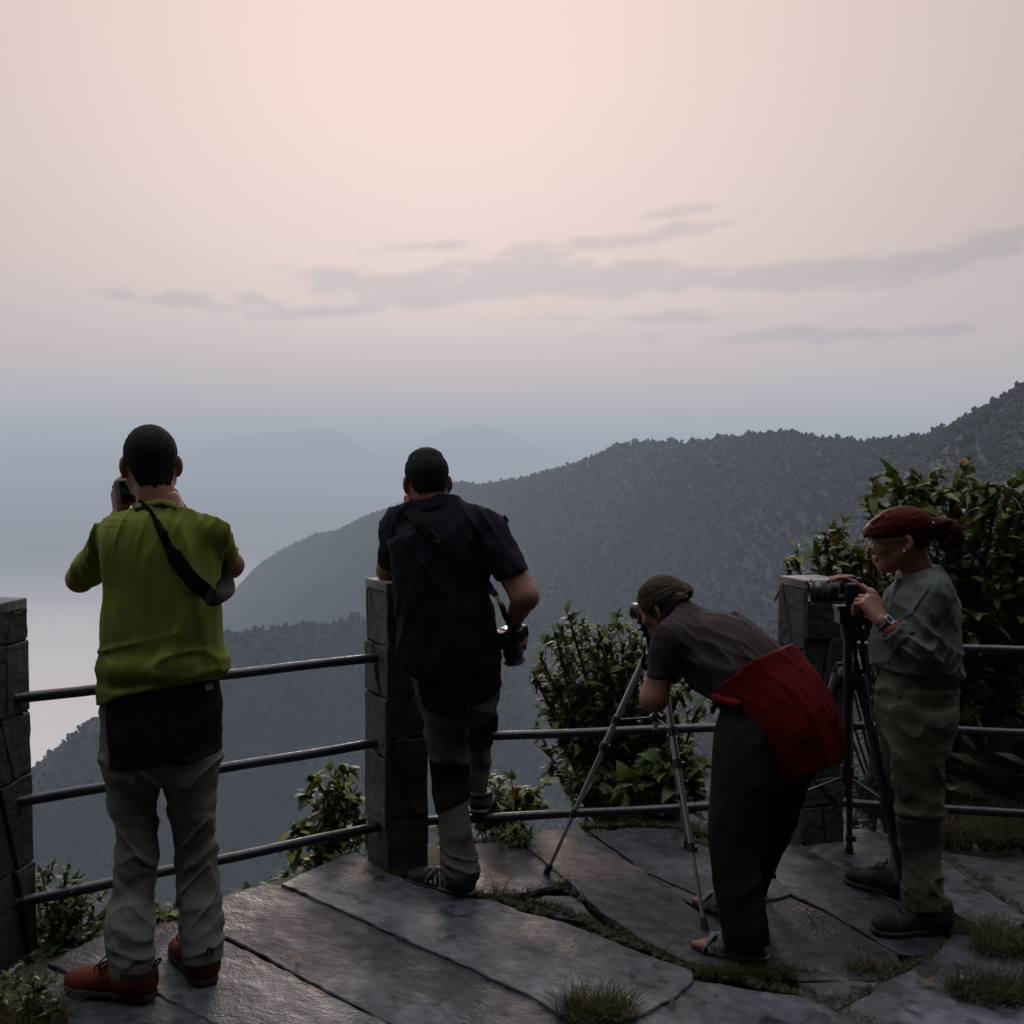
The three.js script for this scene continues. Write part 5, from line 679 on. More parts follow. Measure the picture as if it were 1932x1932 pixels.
  const yz = P(1733, 1528, 3.61).y, crease = (x, y, z) => 0.009 * ridged(fbm(x * 7 + y * 6, y * 7 - x * 4, z * 6, 3)) * 0.8 + 0.007 * ridged(vnoise(x * 4, y * 26 + x * 4, z * 5)) * smooth(0.72, 0.80, y) + 0.005 * ridged(vnoise(x * 8 + 3, y * 22 + x * 12, z * 5)) * smooth(0.30, 0.15, y) + 0.006 * Math.exp(-(((y - yz) / 0.012) ** 2)) - 0.010 * Math.exp(-(((y - yz + 0.014) / 0.006) ** 2)) - 0.007;
  const trF = (x, y, z) => smin(smin(legN(x, y, z), legF(x, y, z), 0.012), hip(x, y, z), 0.035) - crease(x, y, z) * smooth(0.07, 0.2, y), trousers = put('trousers', net(trF, boxOf([P(1635, 1225, 3.45), P(1820, 1725, 3.45), P(1635, 1225, 4.05), P(1820, 1725, 4.05)], 0.02), 0.0055, mottled(olive, 0.1, 70)), cloth(olive), she);
  const on = (x, y, l = 0.004) => onField(trF, x, y, 3.2, 3.9, l); put('belt_tab', band([on(1706, 1262), on(1708, 1282), on(1703, 1300), on(1698, 1312)], (t) => 0.030 + 0.012 * t, 0.005, V(-0.2, 0.1, 1)), mat(olive, 0.95), trousers);
  put('drawstring', tube([P(1658, 1262, 3.62), P(1651, 1285, 3.63), P(1648, 1312, 3.62), P(1645, 1340, 3.62)], 0.0024, 20, 6), M_webbing, trousers); { const g = new THREE.SphereGeometry(0.007, 10, 8), c = on(1655, 1272, 0.002); g.scale(1, 1, 0.5); g.translate(c.x, c.y, c.z); put('button', g, M_greymark, trousers); }
  // boots
  const bt = (x, y, z) => { const n = 1 + 0.3 * fbm(x * 50, y * 50, z * 50, 3), c = z > 0.2 ? [0.012, 0.011, 0.010] : [0.024, 0.020, 0.017]; return c.map((v) => v * n); }, F = shoeFields(0.265, { shaft: 0.06, wide: 1.08, toe: 1.1 }), heelN = G(1788, 1757), toeN = G(1662, 1762), heelF = G(1722, 1702), toeF = G(1625, 1671);
  for (const [h, t] of [[heelN, toeN], [heelF, toeF]]) { const { fr, b } = shoe(she, h, t.clone().sub(h), 0.265, F, bt, (x, y, z) => y > 0.017 ? [0.045, 0.042, 0.038] : [0.012, 0.011, 0.011], { rough: 0.8 }), l = []; for (let i = 0; i < 4; i++) { const z = 0.105 + i * 0.021, y = 0.110 - i * 0.011; l.push(tube([fr.at(-0.03, y - 0.012, z), fr.at(0, y + 0.004, z + 0.004), fr.at(0.03, y - 0.012, z)], 0.0026, 12, 6)); } for (const s of [-1, 1]) l.push(tube([fr.at(0, 0.114, 0.10), fr.at(s * 0.03, 0.12, 0.118), fr.at(s * 0.042, 0.10, 0.13), fr.at(s * 0.01, 0.102, 0.115)], 0.0024, 16, 6)); put('laces', merged(l), M_webbing, b); }
  // body
  const KX = 0.95, KY = 0.86, KZ = 0.98, hf = frame(P(1698, 1019, 3.70), V(-0.965, -0.13, -0.20), V(-0.12, 1, 0)), hd0 = headField({ wide: 0.96, jaw: 0.82, nose: 0.98, brow: 0.7 }), hd = (x, y, z) => hd0(x / KX, y / KY, z / KZ) * KY, bare = (x, y, z) => hd0.bare(x / KX, y / KY, z / KZ) * KY, hs = (a, b, c) => hf.at(a * KX, b * KY, c * KZ), headW = inFrame(hf, hd), loc = inLocal(hf), toneH0 = skinTone(skin, { lips: [0.20, 0.06, 0.06], browC: [0.06, 0.025, 0.02] }), toneH = (a, b, c) => toneH0(a / KX, b / KY, c / KZ), neck = cap(hf.at(0, -0.03, -0.035), P(1736, 1102, 3.71), 0.047, 0.060), ps = plainSkin(skin);
  const arms = union(0.02, cap(shL, elL, 0.036, 0.034), cap(elL, wrL, 0.033, 0.027), cap(shR, elR, 0.038, 0.038), cap(elR, wrR, 0.042, 0.027)), legsIn = (x, y, z) => smin(smin(legN(x, y, z), legF(x, y, z), 0.012), hip(x, y, z), 0.03) + 0.018;
  const hL = handField(wrL, P(1632, 1124, 3.66).sub(wrL), V(0.30, 0.45, 0.85), 'left', { curls: [[0.75, 0.85, 0.5], [0.85, 0.95, 0.6], [0.95, 1.0, 0.6], [1.0, 1.0, 0.6]], thumb: [0.5, 0.75, -0.5], spread: 0.1, size: 1.0 });
  const hR = handField(wrR, P(1606, 1094, 3.86).sub(wrR), V(0.35, 0.9, 0.25), 'right', { curls: [[0.2, 0.5, 0.4], [0.35, 0.6, 0.4], [0.45, 0.7, 0.5], [0.55, 0.7, 0.5]], thumb: [0.5, 0.7, -0.7], size: 0.98 });
  put('body', merged([net((x, y, z) => smin(headW(x, y, z), neck(x, y, z), 0.025), headBox(hf, [P(1740, 1090, 3.71)]), 0.0030, (x, y, z) => toneH(...loc(x, y, z))), net((x, y, z) => Math.min(Math.max(trunk(x, y, z) + 0.03, y - nk.y + 0.01, 1.0 - y), Math.min(arms(x, y, z), legsIn(x, y, z))), boxOf([P(1625, 1090, 3.4), P(1830, 1700, 3.45), P(1625, 1090, 4.05), P(1830, 1700, 4.05)], 0.02), 0.008, ps), net(hL.f, hL.box, 0.0028, ps), net(hR.f, hR.box, 0.0028, ps)]), M_skin, she);
  // hair: fringe, swept back sides, ponytail
  const hairC = (x, y, z) => { const [a, b, c] = loc(x, y, z), n = 1 + 0.45 * vnoise(a * 60, b * 260, c * 60) + 0.3 * vnoise(a * 200, b * 120, c * 200), t = smooth(0.03, 0.12, b); return [(0.020 + 0.026 * t) * n, (0.0018 + 0.0022 * t) * n, (0.0010 + 0.0008 * t) * n]; }, hairM = mat([1, 1, 1], 0.55, { vertexColors: true, specularIntensity: 0.06 });
  const hairF = (x, y, z) => {
    const [a, b, c] = loc(x, y, z), low = 0.016 - 0.070 * smooth(0.0, -0.06, c) + 0.007 * vnoise(a * 130, 3, c * 130), side = smooth(0.0, 0.016, b - low), front = smooth(0.004, 0.020, b - 0.004 + 0.006 * vnoise(a * 160, 7, c * 60)), line = Math.max(side * (c > 0.04 ? front : 1), 0), bang = smooth(0.03, 0.09, c) * smooth(0.01, 0.03, b) * smooth(0.10, 0.05, b), ear = smooth(0.020, 0.032, Math.hypot(b + 0.012, c + 0.014)) + smooth(0.066, 0.060, Math.abs(a)), th = lerp(-0.008, 0.011 + 0.014 * bang + 0.002 * smooth(0.02, 0.09, b), line * clamp(ear));
    const ds = 0.0015 * vnoise(a * 40, b * 140 + c * 20, c * 30); let d = bare(a, b, c) - th - ds, tail = 1e9;
    for (const [ty, tz, r] of [[0.035, -0.112, 0.026], [0.026, -0.140, 0.034], [0.004, -0.165, 0.042], [-0.022, -0.168, 0.036]]) tail = smin(tail, Math.hypot(a, b - ty, c - tz) - r, 0.03);
    return smin(d, tail - 0.008 * vnoise(a * 26, b * 40 + c * 20, c * 26) - ds, 0.012);
  };
  const hair = put('hair', net(hairF, headBox(hf, [hf.at(0, 0.16, 0), hf.at(0, -0.09, -0.24), hf.at(0.07, 0, -0.2), hf.at(-0.07, 0, -0.2)]), 0.0034, hairC), hairM, she);
  const r = rng(8), wild = []; for (let i = 0; i < 110; i++) { const a = (r() - 0.5) * 0.06, ang = r() * 6.28, o = hf.at(a, 0.005 + 0.040 * Math.sin(ang) * 0.8, -0.152 + 0.040 * Math.cos(ang)), out = V(0, 0, 0).addScaledVector(hf.u, Math.sin(ang)).addScaledVector(hf.f, Math.cos(ang) - 0.5).addScaledVector(hf.r, (r() - 0.5)); wild.push([o, o.clone().addScaledVector(out, 0.012).addScaledVector(hf.u, -0.004), o.clone().addScaledVector(out, 0.02 + 0.012 * r()).addScaledVector(hf.u, -0.018 * r())]); }
  for (let i = 0; i < 60; i++) { const x = (r() - 0.5) * 0.11, y = 0.03 + 0.01 * r(); let p = [hs(x * 0.8, 0.115, 0.05), hs(x * 0.95, 0.085, 0.098 - x * x * 4), hs(x, 0.052, 0.110 - x * x * 7), hs(x, y, 0.106 - x * x * 8)]; wild.push(p); }
  put('hair_strands', strands(wild, 0.0010, 8), mat([0.035, 0.006, 0.004], 0.6, { specularIntensity: 0.2 }), hair);
  { const g = new THREE.TorusGeometry(0.020, 0.006, 8, 18); const fr = frame(hs(0, 0.045, -0.122), hf.f.clone().addScaledVector(hf.u, -0.3), hf.u); g.applyMatrix4(fr.m); put('hair_tie', g, M_webbing, hair); const s = new THREE.SphereGeometry(0.004, 8, 6), c = hs(-0.03, 0.058, -0.112); s.translate(c.x, c.y, c.z); put('hair_pin', s, M_whitemark, hair); }
  // glasses, earring, watch, bracelets
  const frameM = mat([0.11, 0.012, 0.010], 0.3), gl = new THREE.Group(); gl.name = 'glasses'; she.add(gl);
  const rim = (s) => { const p = []; for (let i = 0; i < 20; i++) { const a = i / 20 * 6.2832, cx = s * 0.034, ex = Math.sign(Math.cos(a)) * Math.pow(Math.abs(Math.cos(a)), 0.7) * 0.025, ey = Math.sign(Math.sin(a)) * Math.pow(Math.abs(Math.sin(a)), 0.7) * 0.0155; p.push(hs(cx + ex, 0.002 + ey, 0.113 - 9 * (cx + ex) ** 2 * 0.7)); } return new THREE.TubeGeometry(new THREE.CatmullRomCurve3(p, true), 40, 0.0022, 6, true); };
  for (const s of [-1, 1]) { put('rim', rim(s), frameM, gl); put('temple', tube([hs(s * 0.060, 0.012, 0.092), hs(s * 0.076, 0.013, 0.06), hs(s * 0.082, 0.014, 0.0), hs(s * 0.082, 0.004, -0.02)], 0.0026, 20, 6), frameM, gl); const lg = new THREE.CircleGeometry(0.021, 20); lg.scale(1.1, 0.7, 1); const lf = frame(hs(s * 0.034, 0.002, 0.105), hf.f.clone().addScaledVector(hf.r, s * 0.4), hf.u); lg.applyMatrix4(lf.m); put('eyeglass_lens', lg, mat([1, 1, 1], 0.02, { transmission: 1, thickness: 0 }), gl); }
  put('bridge', tube([hs(-0.010, 0.006, 0.112), hs(0, 0.009, 0.117), hs(0.010, 0.006, 0.112)], 0.002, 10, 6), frameM, gl);
  { const g = new THREE.SphereGeometry(0.0042, 12, 10), c = hs(-0.089, -0.034, 0.002); g.translate(c.x, c.y, c.z); put('earring', g, mat([0.5, 0.5, 0.46], 0.35), she); }
  const ringOn = (t, r, tr, m, name, parent = she) => { const c = elL.clone().lerp(wrL, t), fr = frame(c, wrL.clone().sub(elL), V(0, 0, 1)), g = new THREE.TorusGeometry(r, tr, 8, 26); g.applyMatrix4(fr.m); return put(name, g, m, parent); };
  const wr = ringOn(0.90, 0.0305, 0.0045, mat([0.04, 0.04, 0.045], 0.7), 'watch'); { const c = elL.clone().lerp(wrL, 0.90), dir = wrL.clone().sub(elL).normalize(), nn = V(0.30, 0.35, 0.85).addScaledVector(dir, -V(0.30, 0.35, 0.85).dot(dir)).normalize(), fr = frame(c.addScaledVector(nn, 0.033), nn, dir), g = new THREE.BoxGeometry(0.020, 0.032, 0.008), h = new THREE.BoxGeometry(0.014, 0.022, 0.002); g.applyMatrix4(fr.m); h.translate(0, 0, -0.0045); h.applyMatrix4(fr.m); put('watch_case', g, mat([0.55, 0.55, 0.58], 0.25, { metalness: 0.8 }), wr); put('watch_face', h, M_glass, wr); }
  const orange = mat([0.16, 0.035, 0.012], 0.7); ringOn(0.74, 0.0345, 0.0045, orange, 'bracelet'); ringOn(0.69, 0.036, 0.0042, orange, 'bracelet');
  // her camera
  const cf = frame(P(1602, 1117, 3.86), V(-1, -0.015, -0.13), V(0, 1, 0)), cam = makeCamera('camera', 'black camera with long lens on the black tripod held by the red haired woman', cf, { lens: 0.122, r: 0.037, hood: 0.012 });
  child('strap', band([cf.at(-0.066, 0.02, 0), cf.at(-0.085, -0.03, 0.02), P(1625, 1190, 3.86), P(1628, 1230, 3.88), P(1630, 1262, 3.9), P(1620, 1272, 3.9), P(1614, 1240, 3.9), P(1612, 1180, 3.9), cf.at(0.07, 0.015, 0)], 0.022, 0.003, V(0.6, 0, 0.8), { seg: 60 }), M_webbing, cam);
  for (const [y, w] of [[0.075, 1.115], [0.098, 1.10]]) { const g = lathe([[0.037 * w * 0.97, y], [0.037 * w, y + 0.001], [0.037 * w, y + 0.003], [0.037 * w * 0.97, y + 0.004]]); const lens = cam.children.find((c) => c.name === 'lens'); put('lens_ring', g, M_darkring, lens); }
}
// ---------------------------------------------------------------- tripods
const M_alu = mat([0.42, 0.42, 0.44], 0.38, { metalness: 0.85 }), M_darkmetal = mat([0.020, 0.016, 0.015], 0.42), M_plastic = mat([0.012, 0.012, 0.013], 0.55);
function lockRing(a, b, t, r, parent, m) { const d = b.clone().sub(a), l = d.length(); d.normalize(); const c = a.clone().addScaledVector(d, l * t), g = rod(c.clone().addScaledVector(d, -0.016), c.clone().addScaledVector(d, 0.014), r * 1.45, r * 1.4, 12), lev = new THREE.BoxGeometry(0.012, 0.02, 0.022); lev.translate(c.x + r * 1.3, c.y, c.z + r * 0.8); put('leg_lock', merged([g.toNonIndexed(), lev.toNonIndexed()]), m, parent); }
{
  const apex = P(1238, 1232, 4.06), t = thing('tripod', 'silver tripod with thin legs in front of the bending woman', 'tripod', V(apex.x, 0, apex.z)), feet = [G(1030, 1650), G(1331, 1757), V(0.735, 0, -4.37)], loc = (p) => p.clone().sub(t.position);
  const a = loc(apex);
  put('centre_column', rod(V(a.x, a.y - 0.30, a.z), V(a.x, a.y + 0.06, a.z), 0.011), M_alu, t); put('leg_crown', merged([rod(V(a.x, a.y - 0.02, a.z), V(a.x, a.y + 0.03, a.z), 0.036, 0.03).toNonIndexed(), rod(V(a.x, a.y + 0.03, a.z), V(a.x, a.y + 0.07, a.z), 0.02).toNonIndexed()]), M_plastic, t);
  const hub = V(a.x, a.y - 0.265, a.z); put('spreader_hub', merged([rod(hub, hub.clone().add(V(0, 0.03, 0)), 0.017).toNonIndexed(), rod(hub.clone().add(V(0, 0.005, 0)), hub.clone().add(V(0, 0.022, 0)), 0.024).toNonIndexed()]), M_plastic, t);
  for (const f of feet) {
    const b = loc(f), d = b.clone().sub(a).setY(0).normalize(), top = a.clone().addScaledVector(d, 0.035), at = (k) => top.clone().lerp(b, k), leg = put('leg', merged([rod(at(0), at(0.42), 0.0125, 0.0125).toNonIndexed(), rod(at(0.42), at(0.72), 0.0100, 0.0100).toNonIndexed(), rod(at(0.72), at(0.97), 0.0076, 0.0076).toNonIndexed()]), M_alu, t);
    lockRing(top, b, 0.42, 0.0125, leg, M_plastic); lockRing(top, b, 0.72, 0.0100, leg, M_plastic); put('rubber_foot', merged([rod(at(0.955), at(0.998), 0.0125, 0.0135).toNonIndexed()]), M_rubber, leg);
    const k = at(0.30); put('brace', rod(hub.clone().add(V(0, 0.014, 0)), k, 0.0042), M_darkmetal, t); put('brace_clip', rod(at(0.285), at(0.315), 0.018), M_plastic, leg);
  }
  put('pan_head', merged([rod(V(a.x, a.y + 0.06, a.z), V(a.x, a.y + 0.10, a.z), 0.022).toNonIndexed(), new THREE.BoxGeometry(0.06, 0.016, 0.05).translate(a.x, a.y + 0.105, a.z).toNonIndexed(), rod(V(a.x, a.y + 0.09, a.z), V(a.x + 0.10, a.y - 0.0, a.z + 0.06), 0.006).toNonIndexed()]), M_plastic, t);
  const top = P(1230, 1196, 4.06), cf = frame(V(apex.x - 0.02, apex.y + 0.155, apex.z), V(-0.76, 0.02, -0.65), V(0, 1, 0)), cam = makeCamera('camera', 'black camera on the silver tripod at the eye of the bending woman', cf, { lens: 0.06, r: 0.032 });
  child('strap', band([cf.at(-0.066, 0.03, 0), P(1222, 1166, 3.98), P(1213, 1178, 3.97), P(1217, 1194, 3.96), P(1210, 1210, 3.97), P(1216, 1228, 3.98), P(1213, 1248, 4.0), P(1220, 1262, 4.02), P(1226, 1240, 4.05), cf.at(-0.06, 0.0, 0)], 0.018, 0.003, [V(1, 0, 0.4), V(0.3, 0, 1), V(1, 0, 0), V(-0.3, 0, 1), V(1, 0, 0.3)], { seg: 70 }), M_webbing, cam);
}
{
  const c = P(1601, 1272, 3.98), t = thing('tripod', 'sturdy black tripod under the camera of the red haired woman', 'tripod', V(c.x, 0, c.z)), loc = (p) => p.clone().sub(t.position), a = loc(c), feet = [V(1.392, 0, -4.30), V(1.437, 0, -3.77), V(0.93, 0, -3.88)], plate = loc(P(1601, 1152, 3.90));
  put('centre_column', rod(V(a.x, a.y - 0.42, a.z), V(plate.x, plate.y - 0.06, plate.z), 0.017, 0.017), M_darkmetal, t);
  put('tripod_head', merged([rod(V(plate.x, plate.y - 0.10, plate.z), V(plate.x, plate.y - 0.04, plate.z), 0.024, 0.032).toNonIndexed(), new THREE.BoxGeometry(0.085, 0.05, 0.07).translate(plate.x, plate.y - 0.02, plate.z).toNonIndexed(), new THREE.BoxGeometry(0.10, 0.014, 0.06).translate(plate.x, plate.y + 0.012, plate.z).toNonIndexed(), rod(V(plate.x + 0.03, plate.y - 0.02, plate.z), V(plate.x + 0.16, plate.y - 0.06, plate.z + 0.03), 0.008, 0.011).toNonIndexed()]), M_plastic, t);
  put('leg_crown', merged([rod(V(a.x, a.y - 0.05, a.z), V(a.x, a.y + 0.02, a.z), 0.05, 0.036).toNonIndexed(), rod(V(a.x, a.y + 0.02, a.z), V(a.x, a.y + 0.055, a.z), 0.024).toNonIndexed(), rod(V(a.x - 0.02, a.y + 0.04, a.z), V(a.x - 0.05, a.y + 0.04, a.z + 0.01), 0.008).toNonIndexed()]), M_plastic, t);
  const hub = V(a.x, a.y - 0.42, a.z); put('spreader_hub', merged([rod(hub, hub.clone().add(V(0, 0.07, 0)), 0.026).toNonIndexed(), rod(hub.clone().add(V(0, -0.05, 0)), hub, 0.012).toNonIndexed()]), M_plastic, t);
  for (const f of feet) {
    const b = loc(f), d = b.clone().sub(a).setY(0).normalize(), top = a.clone().addScaledVector(d, 0.05).add(V(0, -0.015, 0)), at = (k) => top.clone().lerp(b, k);
    const leg = put('leg', merged([rod(at(0), at(0.55), 0.0165, 0.0155).toNonIndexed(), rod(at(0.55), at(0.98), 0.0125, 0.0115).toNonIndexed()]), M_darkmetal, t); put('leg_joint', rod(at(-0.02), at(0.12), 0.025, 0.019), M_plastic, leg);
    lockRing(top, b, 0.55, 0.0165, leg, M_plastic); lockRing(top, b, 0.9, 0.012, leg, M_plastic); put('rubber_foot', rod(at(0.95), at(0.998), 0.015, 0.018), M_rubber, leg); put('brace', rod(hub.clone().add(V(0, 0.03, 0)), at(0.54), 0.0055), M_darkmetal, t);
  }
}
// ---------------------------------------------------------------- leaves, shrubs, ferns, grass, moss
function leafGeo(l, w, bend, fold, tip = 0.6) {                                  // along +y, face +z, midrib on x = 0
  const pos = [], idx = [], n = 5;
  for (let i = 0; i <= n; i++) { const t = i / n, h = w * Math.pow(Math.sin(Math.PI * Math.pow(t, tip)), 0.8) * (i === n ? 0 : 1) + 0.0006, y = l * (t - 0.12 * bend * t * t), z = -l * bend * t * t; pos.push(-h, y, z + h * fold, 0, y, z, h, y, z + h * fold); }
  for (let i = 0; i < n; i++) for (let k = 0; k < 2; k++) { const a = i * 3 + k; idx.push(a, a + 1, a + 3, a + 1, a + 4, a + 3); }
  return geo(pos, idx);
}
const leafKinds = [leafGeo(0.085, 0.020, 0.35, 0.22), leafGeo(0.10, 0.023, 0.55, 0.15), leafGeo(0.07, 0.018, 0.15, 0.35), leafGeo(0.105, 0.021, 0.8, 0.12)];
const leafMat = (c) => mat(c, 0.55, { transmission: 0.45, thickness: 0, specularIntensity: 0.3 });
const M_leaves = [[0.080, 0.115, 0.016], [0.058, 0.092, 0.016], [0.11, 0.135, 0.018], [0.040, 0.068, 0.015], [0.17, 0.165, 0.026], [0.20, 0.070, 0.018]].map(leafMat), M_bark = mat([0.045, 0.032, 0.022], 0.95);
const mixLeaf = (r, young) => { const q = r(); return young > 0.78 && q < 0.05 ? 5 : young > 0.6 && q < 0.36 ? 4 : q < 0.3 ? 0 : q < 0.62 ? 1 : q < 0.74 ? 2 : 3; };
// a shrub: root point, tips of its branches; leaves in whorls along the outer part of every twig
function shrub(name, label, category, root, tips, { seed = 1, size = 1, per = 9, most = 240, twig = 0.16, from = 0.35, stem = 0.008, spread = 0.5, young = 1, wide = 1 } = {}) {
  const t = thing(name, label, category, root), r = rng(seed), stems = [], leaves = [], m4 = new THREE.Matrix4(), loc = (p) => p.clone().sub(root);
  const addLeaf = (p, dir, y) => { const out = V(r() - 0.5, r() - 0.35, r() - 0.5).normalize(), d = dir.clone().multiplyScalar(0.55).addScaledVector(out, 0.9).normalize(), face = V(0, 1, 0).addScaledVector(V(r() - 0.5, r() - 0.5, r() - 0.5), 0.9); face.addScaledVector(d, -face.dot(d)).normalize(); const x = V().crossVectors(d, face), s = size * (0.55 + 0.6 * r()) * (y > 0.85 ? 0.7 : 1); m4.makeBasis(x.multiplyScalar(s * wide), d.multiplyScalar(s), face.multiplyScalar(s)).setPosition(p); leaves.push([m4.clone(), Math.floor(r() * 4), mixLeaf(r, y * young), p.z + root.z + 0.4 * (p.y)]); };
  for (const tip of tips) {
    const e = loc(tip), mid = e.clone().multiplyScalar(0.5).add(V((r() - 0.5) * 0.12, 0.10 * e.length() * (r() - 0.1), (r() - 0.5) * 0.12)), c = new THREE.CatmullRomCurve3([V(0, 0, 0), mid, e]); stems.push(new THREE.TubeGeometry(c, 8, stem * 0.6, 5, false).toNonIndexed());
    const n = Math.max(3, Math.round((1 - from) * c.getLength() / 0.055));
    for (let i = 0; i <= n; i++) { const k = from + (1 - from) * i / n, p = c.getPoint(k), T = c.getTangent(k); for (let q = 0; q < per * (k > 0.93 ? 0.9 : 0.42); q++) addLeaf(p.clone().add(V((r() - 0.5), (r() - 0.5), (r() - 0.5)).multiplyScalar(0.02)), T, k); if (i % 2 && i < n) { const td = T.clone().multiplyScalar(0.7).add(V(r() - 0.5, r() * 0.5 - 0.1, r() - 0.5).multiplyScalar(1.6)).normalize().multiplyScalar(twig * (0.5 + r())), c2 = p.clone().add(td); stems.push(rod(p, c2, stem * 0.3, stem * 0.2, 4).toNonIndexed()); for (let q = 0; q < per; q++) addLeaf(p.clone().lerp(c2, 0.4 + 0.6 * r()), td.clone().normalize(), 0.6 + 0.4 * r()); } }
  }
  put('stems', merged(stems), M_bark, t, 'stuff');
  leaves.sort((a, b) => b[3] - a[3]); const rest = M_leaves.map(() => []);
  leaves.forEach(([m, k, c], i) => { if (i < most) { const o = put('leaf', leafKinds[k], M_leaves[c], t); o.matrix.copy(m); m.decompose(o.position, o.quaternion, o.scale); } else { const g = leafKinds[k].clone().applyMatrix4(m); rest[c].push(g.toNonIndexed()); } });
  rest.forEach((l, c) => { if (l.length) put('foliage', mergeGeometries(l), M_leaves[c], t, 'stuff'); });
  return t;
}
const tipsIn = (seed, n, poly, d0, d1) => { const r = rng(seed), out = []; const xs = poly.map((p) => p[0]), ys = poly.map((p) => p[1]); let guard = 0; while (out.length < n && guard++ < 9999) { const x = lerp(Math.min(...xs), Math.max(...xs), r()), y = lerp(Math.min(...ys), Math.max(...ys), r()); if (polyDist(poly, x, y) < 0) out.push(P(x, y, lerp(d0, d1, r()))); } return out; };
const at = (list, d0, d1, seed = 3) => { const r = rng(seed); return list.map(([x, y]) => P(x, y, lerp(d0, d1, r()))); };
const onGround = (x, y, d) => { const p = P(x, y, d); p.y = groundAt(p.x, p.z); return p; };
shrub('shrub', 'tall leafy shrub behind the red haired woman, with reddish young leaves', 'shrub', onGround(1770, 1560, 5.3), [...at([[1640, 945], [1664, 960], [1686, 905], [1700, 925], [1722, 912], [1742, 918], [1762, 932], [1796, 930], [1812, 946], [1838, 925], [1858, 940], [1884, 925], [1900, 918], [1918, 942], [1932, 960], [1945, 940]], 4.9, 5.2), ...tipsIn(4, 34, [[1650, 960], [1700, 940], [1800, 940], [1960, 950], [2010, 1040], [1990, 1180], [1900, 1210], [1830, 1230], [1790, 1200], [1720, 1120], [1660, 1050]], 4.9, 5.6)], { seed: 3, size: 1.0, per: 9, most: 290, from: 0.55, stem: 0.014, wide: 1.25 });
shrub('shrub', 'leafy branches reaching out over the post between the two women', 'shrub', onGround(1690, 1560, 5.1), [...at([[1484, 1062], [1500, 1056], [1540, 1052], [1556, 1010], [1574, 1002], [1580, 1030], [1590, 1050], [1618, 1040], [1640, 1050], [1610, 1070], [1560, 1070], [1640, 1100]], 4.85, 5.1), ...tipsIn(8, 8, [[1590, 1050], [1650, 1040], [1680, 1120], [1640, 1170], [1610, 1100]], 4.9, 5.2)], { seed: 6, size: 0.9, per: 7, most: 120, from: 0.72, stem: 0.011, twig: 0.1, wide: 1.2 });
shrub('shrub', 'dense dark shrub behind the silver tripod and the two rails', 'shrub', onGround(1180, 1560, 5.3), [...at([[1060, 1190], [1078, 1182], [1100, 1178], [1128, 1184], [1150, 1196], [1175, 1215], [1200, 1212], [1215, 1225], [1240, 1225], [1262, 1250], [1290, 1290], [1320, 1330], [1010, 1275], [1020, 1240], [1040, 1215]], 5.0, 5.3), ...tipsIn(12, 60, [[1010, 1280], [1050, 1205], [1120, 1190], [1200, 1215], [1260, 1270], [1320, 1340], [1330, 1420], [1310, 1500], [1100, 1510], [1020, 1480], [1012, 1380]], 5.0, 5.7)], { seed: 9, size: 0.80, per: 10, most: 280, from: 0.45, stem: 0.012, twig: 0.12, young: 0.7 });
shrub('shrub', 'broad leaved low plant right of the silver tripod leg, under the rail', 'plant', onGround(1250, 1545, 4.85), [...at([[1150, 1500], [1190, 1470], [1220, 1440], [1250, 1420], [1280, 1410], [1300, 1425], [1325, 1440], [1240, 1480], [1290, 1470], [1320, 1490], [1200, 1520], [1270, 1520]], 4.75, 5.0)], { seed: 14, size: 1.0, per: 9, most: 110, from: 0.4, stem: 0.006, twig: 0.08, young: 0.6, wide: 1.7 });
shrub('shrub', 'small shrub with upright shoots left of the post of the man in navy', 'shrub', onGround(640, 1650, 4.7), [...at([[585, 1500], [600, 1475], [612, 1500], [640, 1470], [636, 1520], [660, 1480], [672, 1510], [648, 1455], [560, 1570], [580, 1560], [545, 1590], [600, 1570], [630, 1580], [660, 1570], [676, 1550], [560, 1630], [600, 1630], [650, 1620]], 4.45, 4.75)], { seed: 17, size: 0.78, per: 9, most: 200, from: 0.4, stem: 0.007, twig: 0.07, wide: 1.45 });
shrub('shrub', 'leaves by the low rail right behind the foot of the man in navy', 'plant', onGround(930, 1590, 4.75), [...at([[905, 1490], [925, 1475], [945, 1478], [965, 1470], [950, 1500], [930, 1510], [915, 1530], [975, 1515], [1000, 1500], [985, 1540], [830, 1560], [850, 1575], [828, 1600], [1030, 1480], [1020, 1520]], 4.6, 4.85)], { seed: 19, size: 0.80, per: 8, most: 150, from: 0.35, stem: 0.006, twig: 0.07, wide: 1.2 });
shrub('shrub', 'small leaved bush at the lower left beside the nearest post', 'shrub', onGround(110, 1860, 3.75), [...at([[60, 1640], [80, 1650], [100, 1632], [128, 1638], [148, 1660], [165, 1690], [185, 1695], [196, 1720], [120, 1680], [70, 1690], [60, 1740], [100, 1730], [140, 1740], [175, 1750], [80, 1780], [120, 1790], [150, 1775], [60, 1800], [50, 1850], [90, 1840]], 3.55, 3.85), ...tipsIn(23, 16, [[52, 1660], [120, 1640], [190, 1710], [180, 1770], [110, 1800], [52, 1850]], 3.55, 3.9)], { seed: 21, size: 0.46, per: 12, most: 260, from: 0.4, stem: 0.005, twig: 0.06, young: 0.5 });
shrub('shrub', 'low weeds at the paving edge in the bottom left corner', 'plant', onGround(50, 1935, 3.1), [...at([[30, 1850], [60, 1840], [85, 1870], [100, 1850], [20, 1890], [70, 1900], [40, 1910], [90, 1910], [5, 1880]], 2.95, 3.15)], { seed: 24, size: 0.40, per: 12, most: 90, from: 0.3, stem: 0.004, twig: 0.05, young: 0.4 });
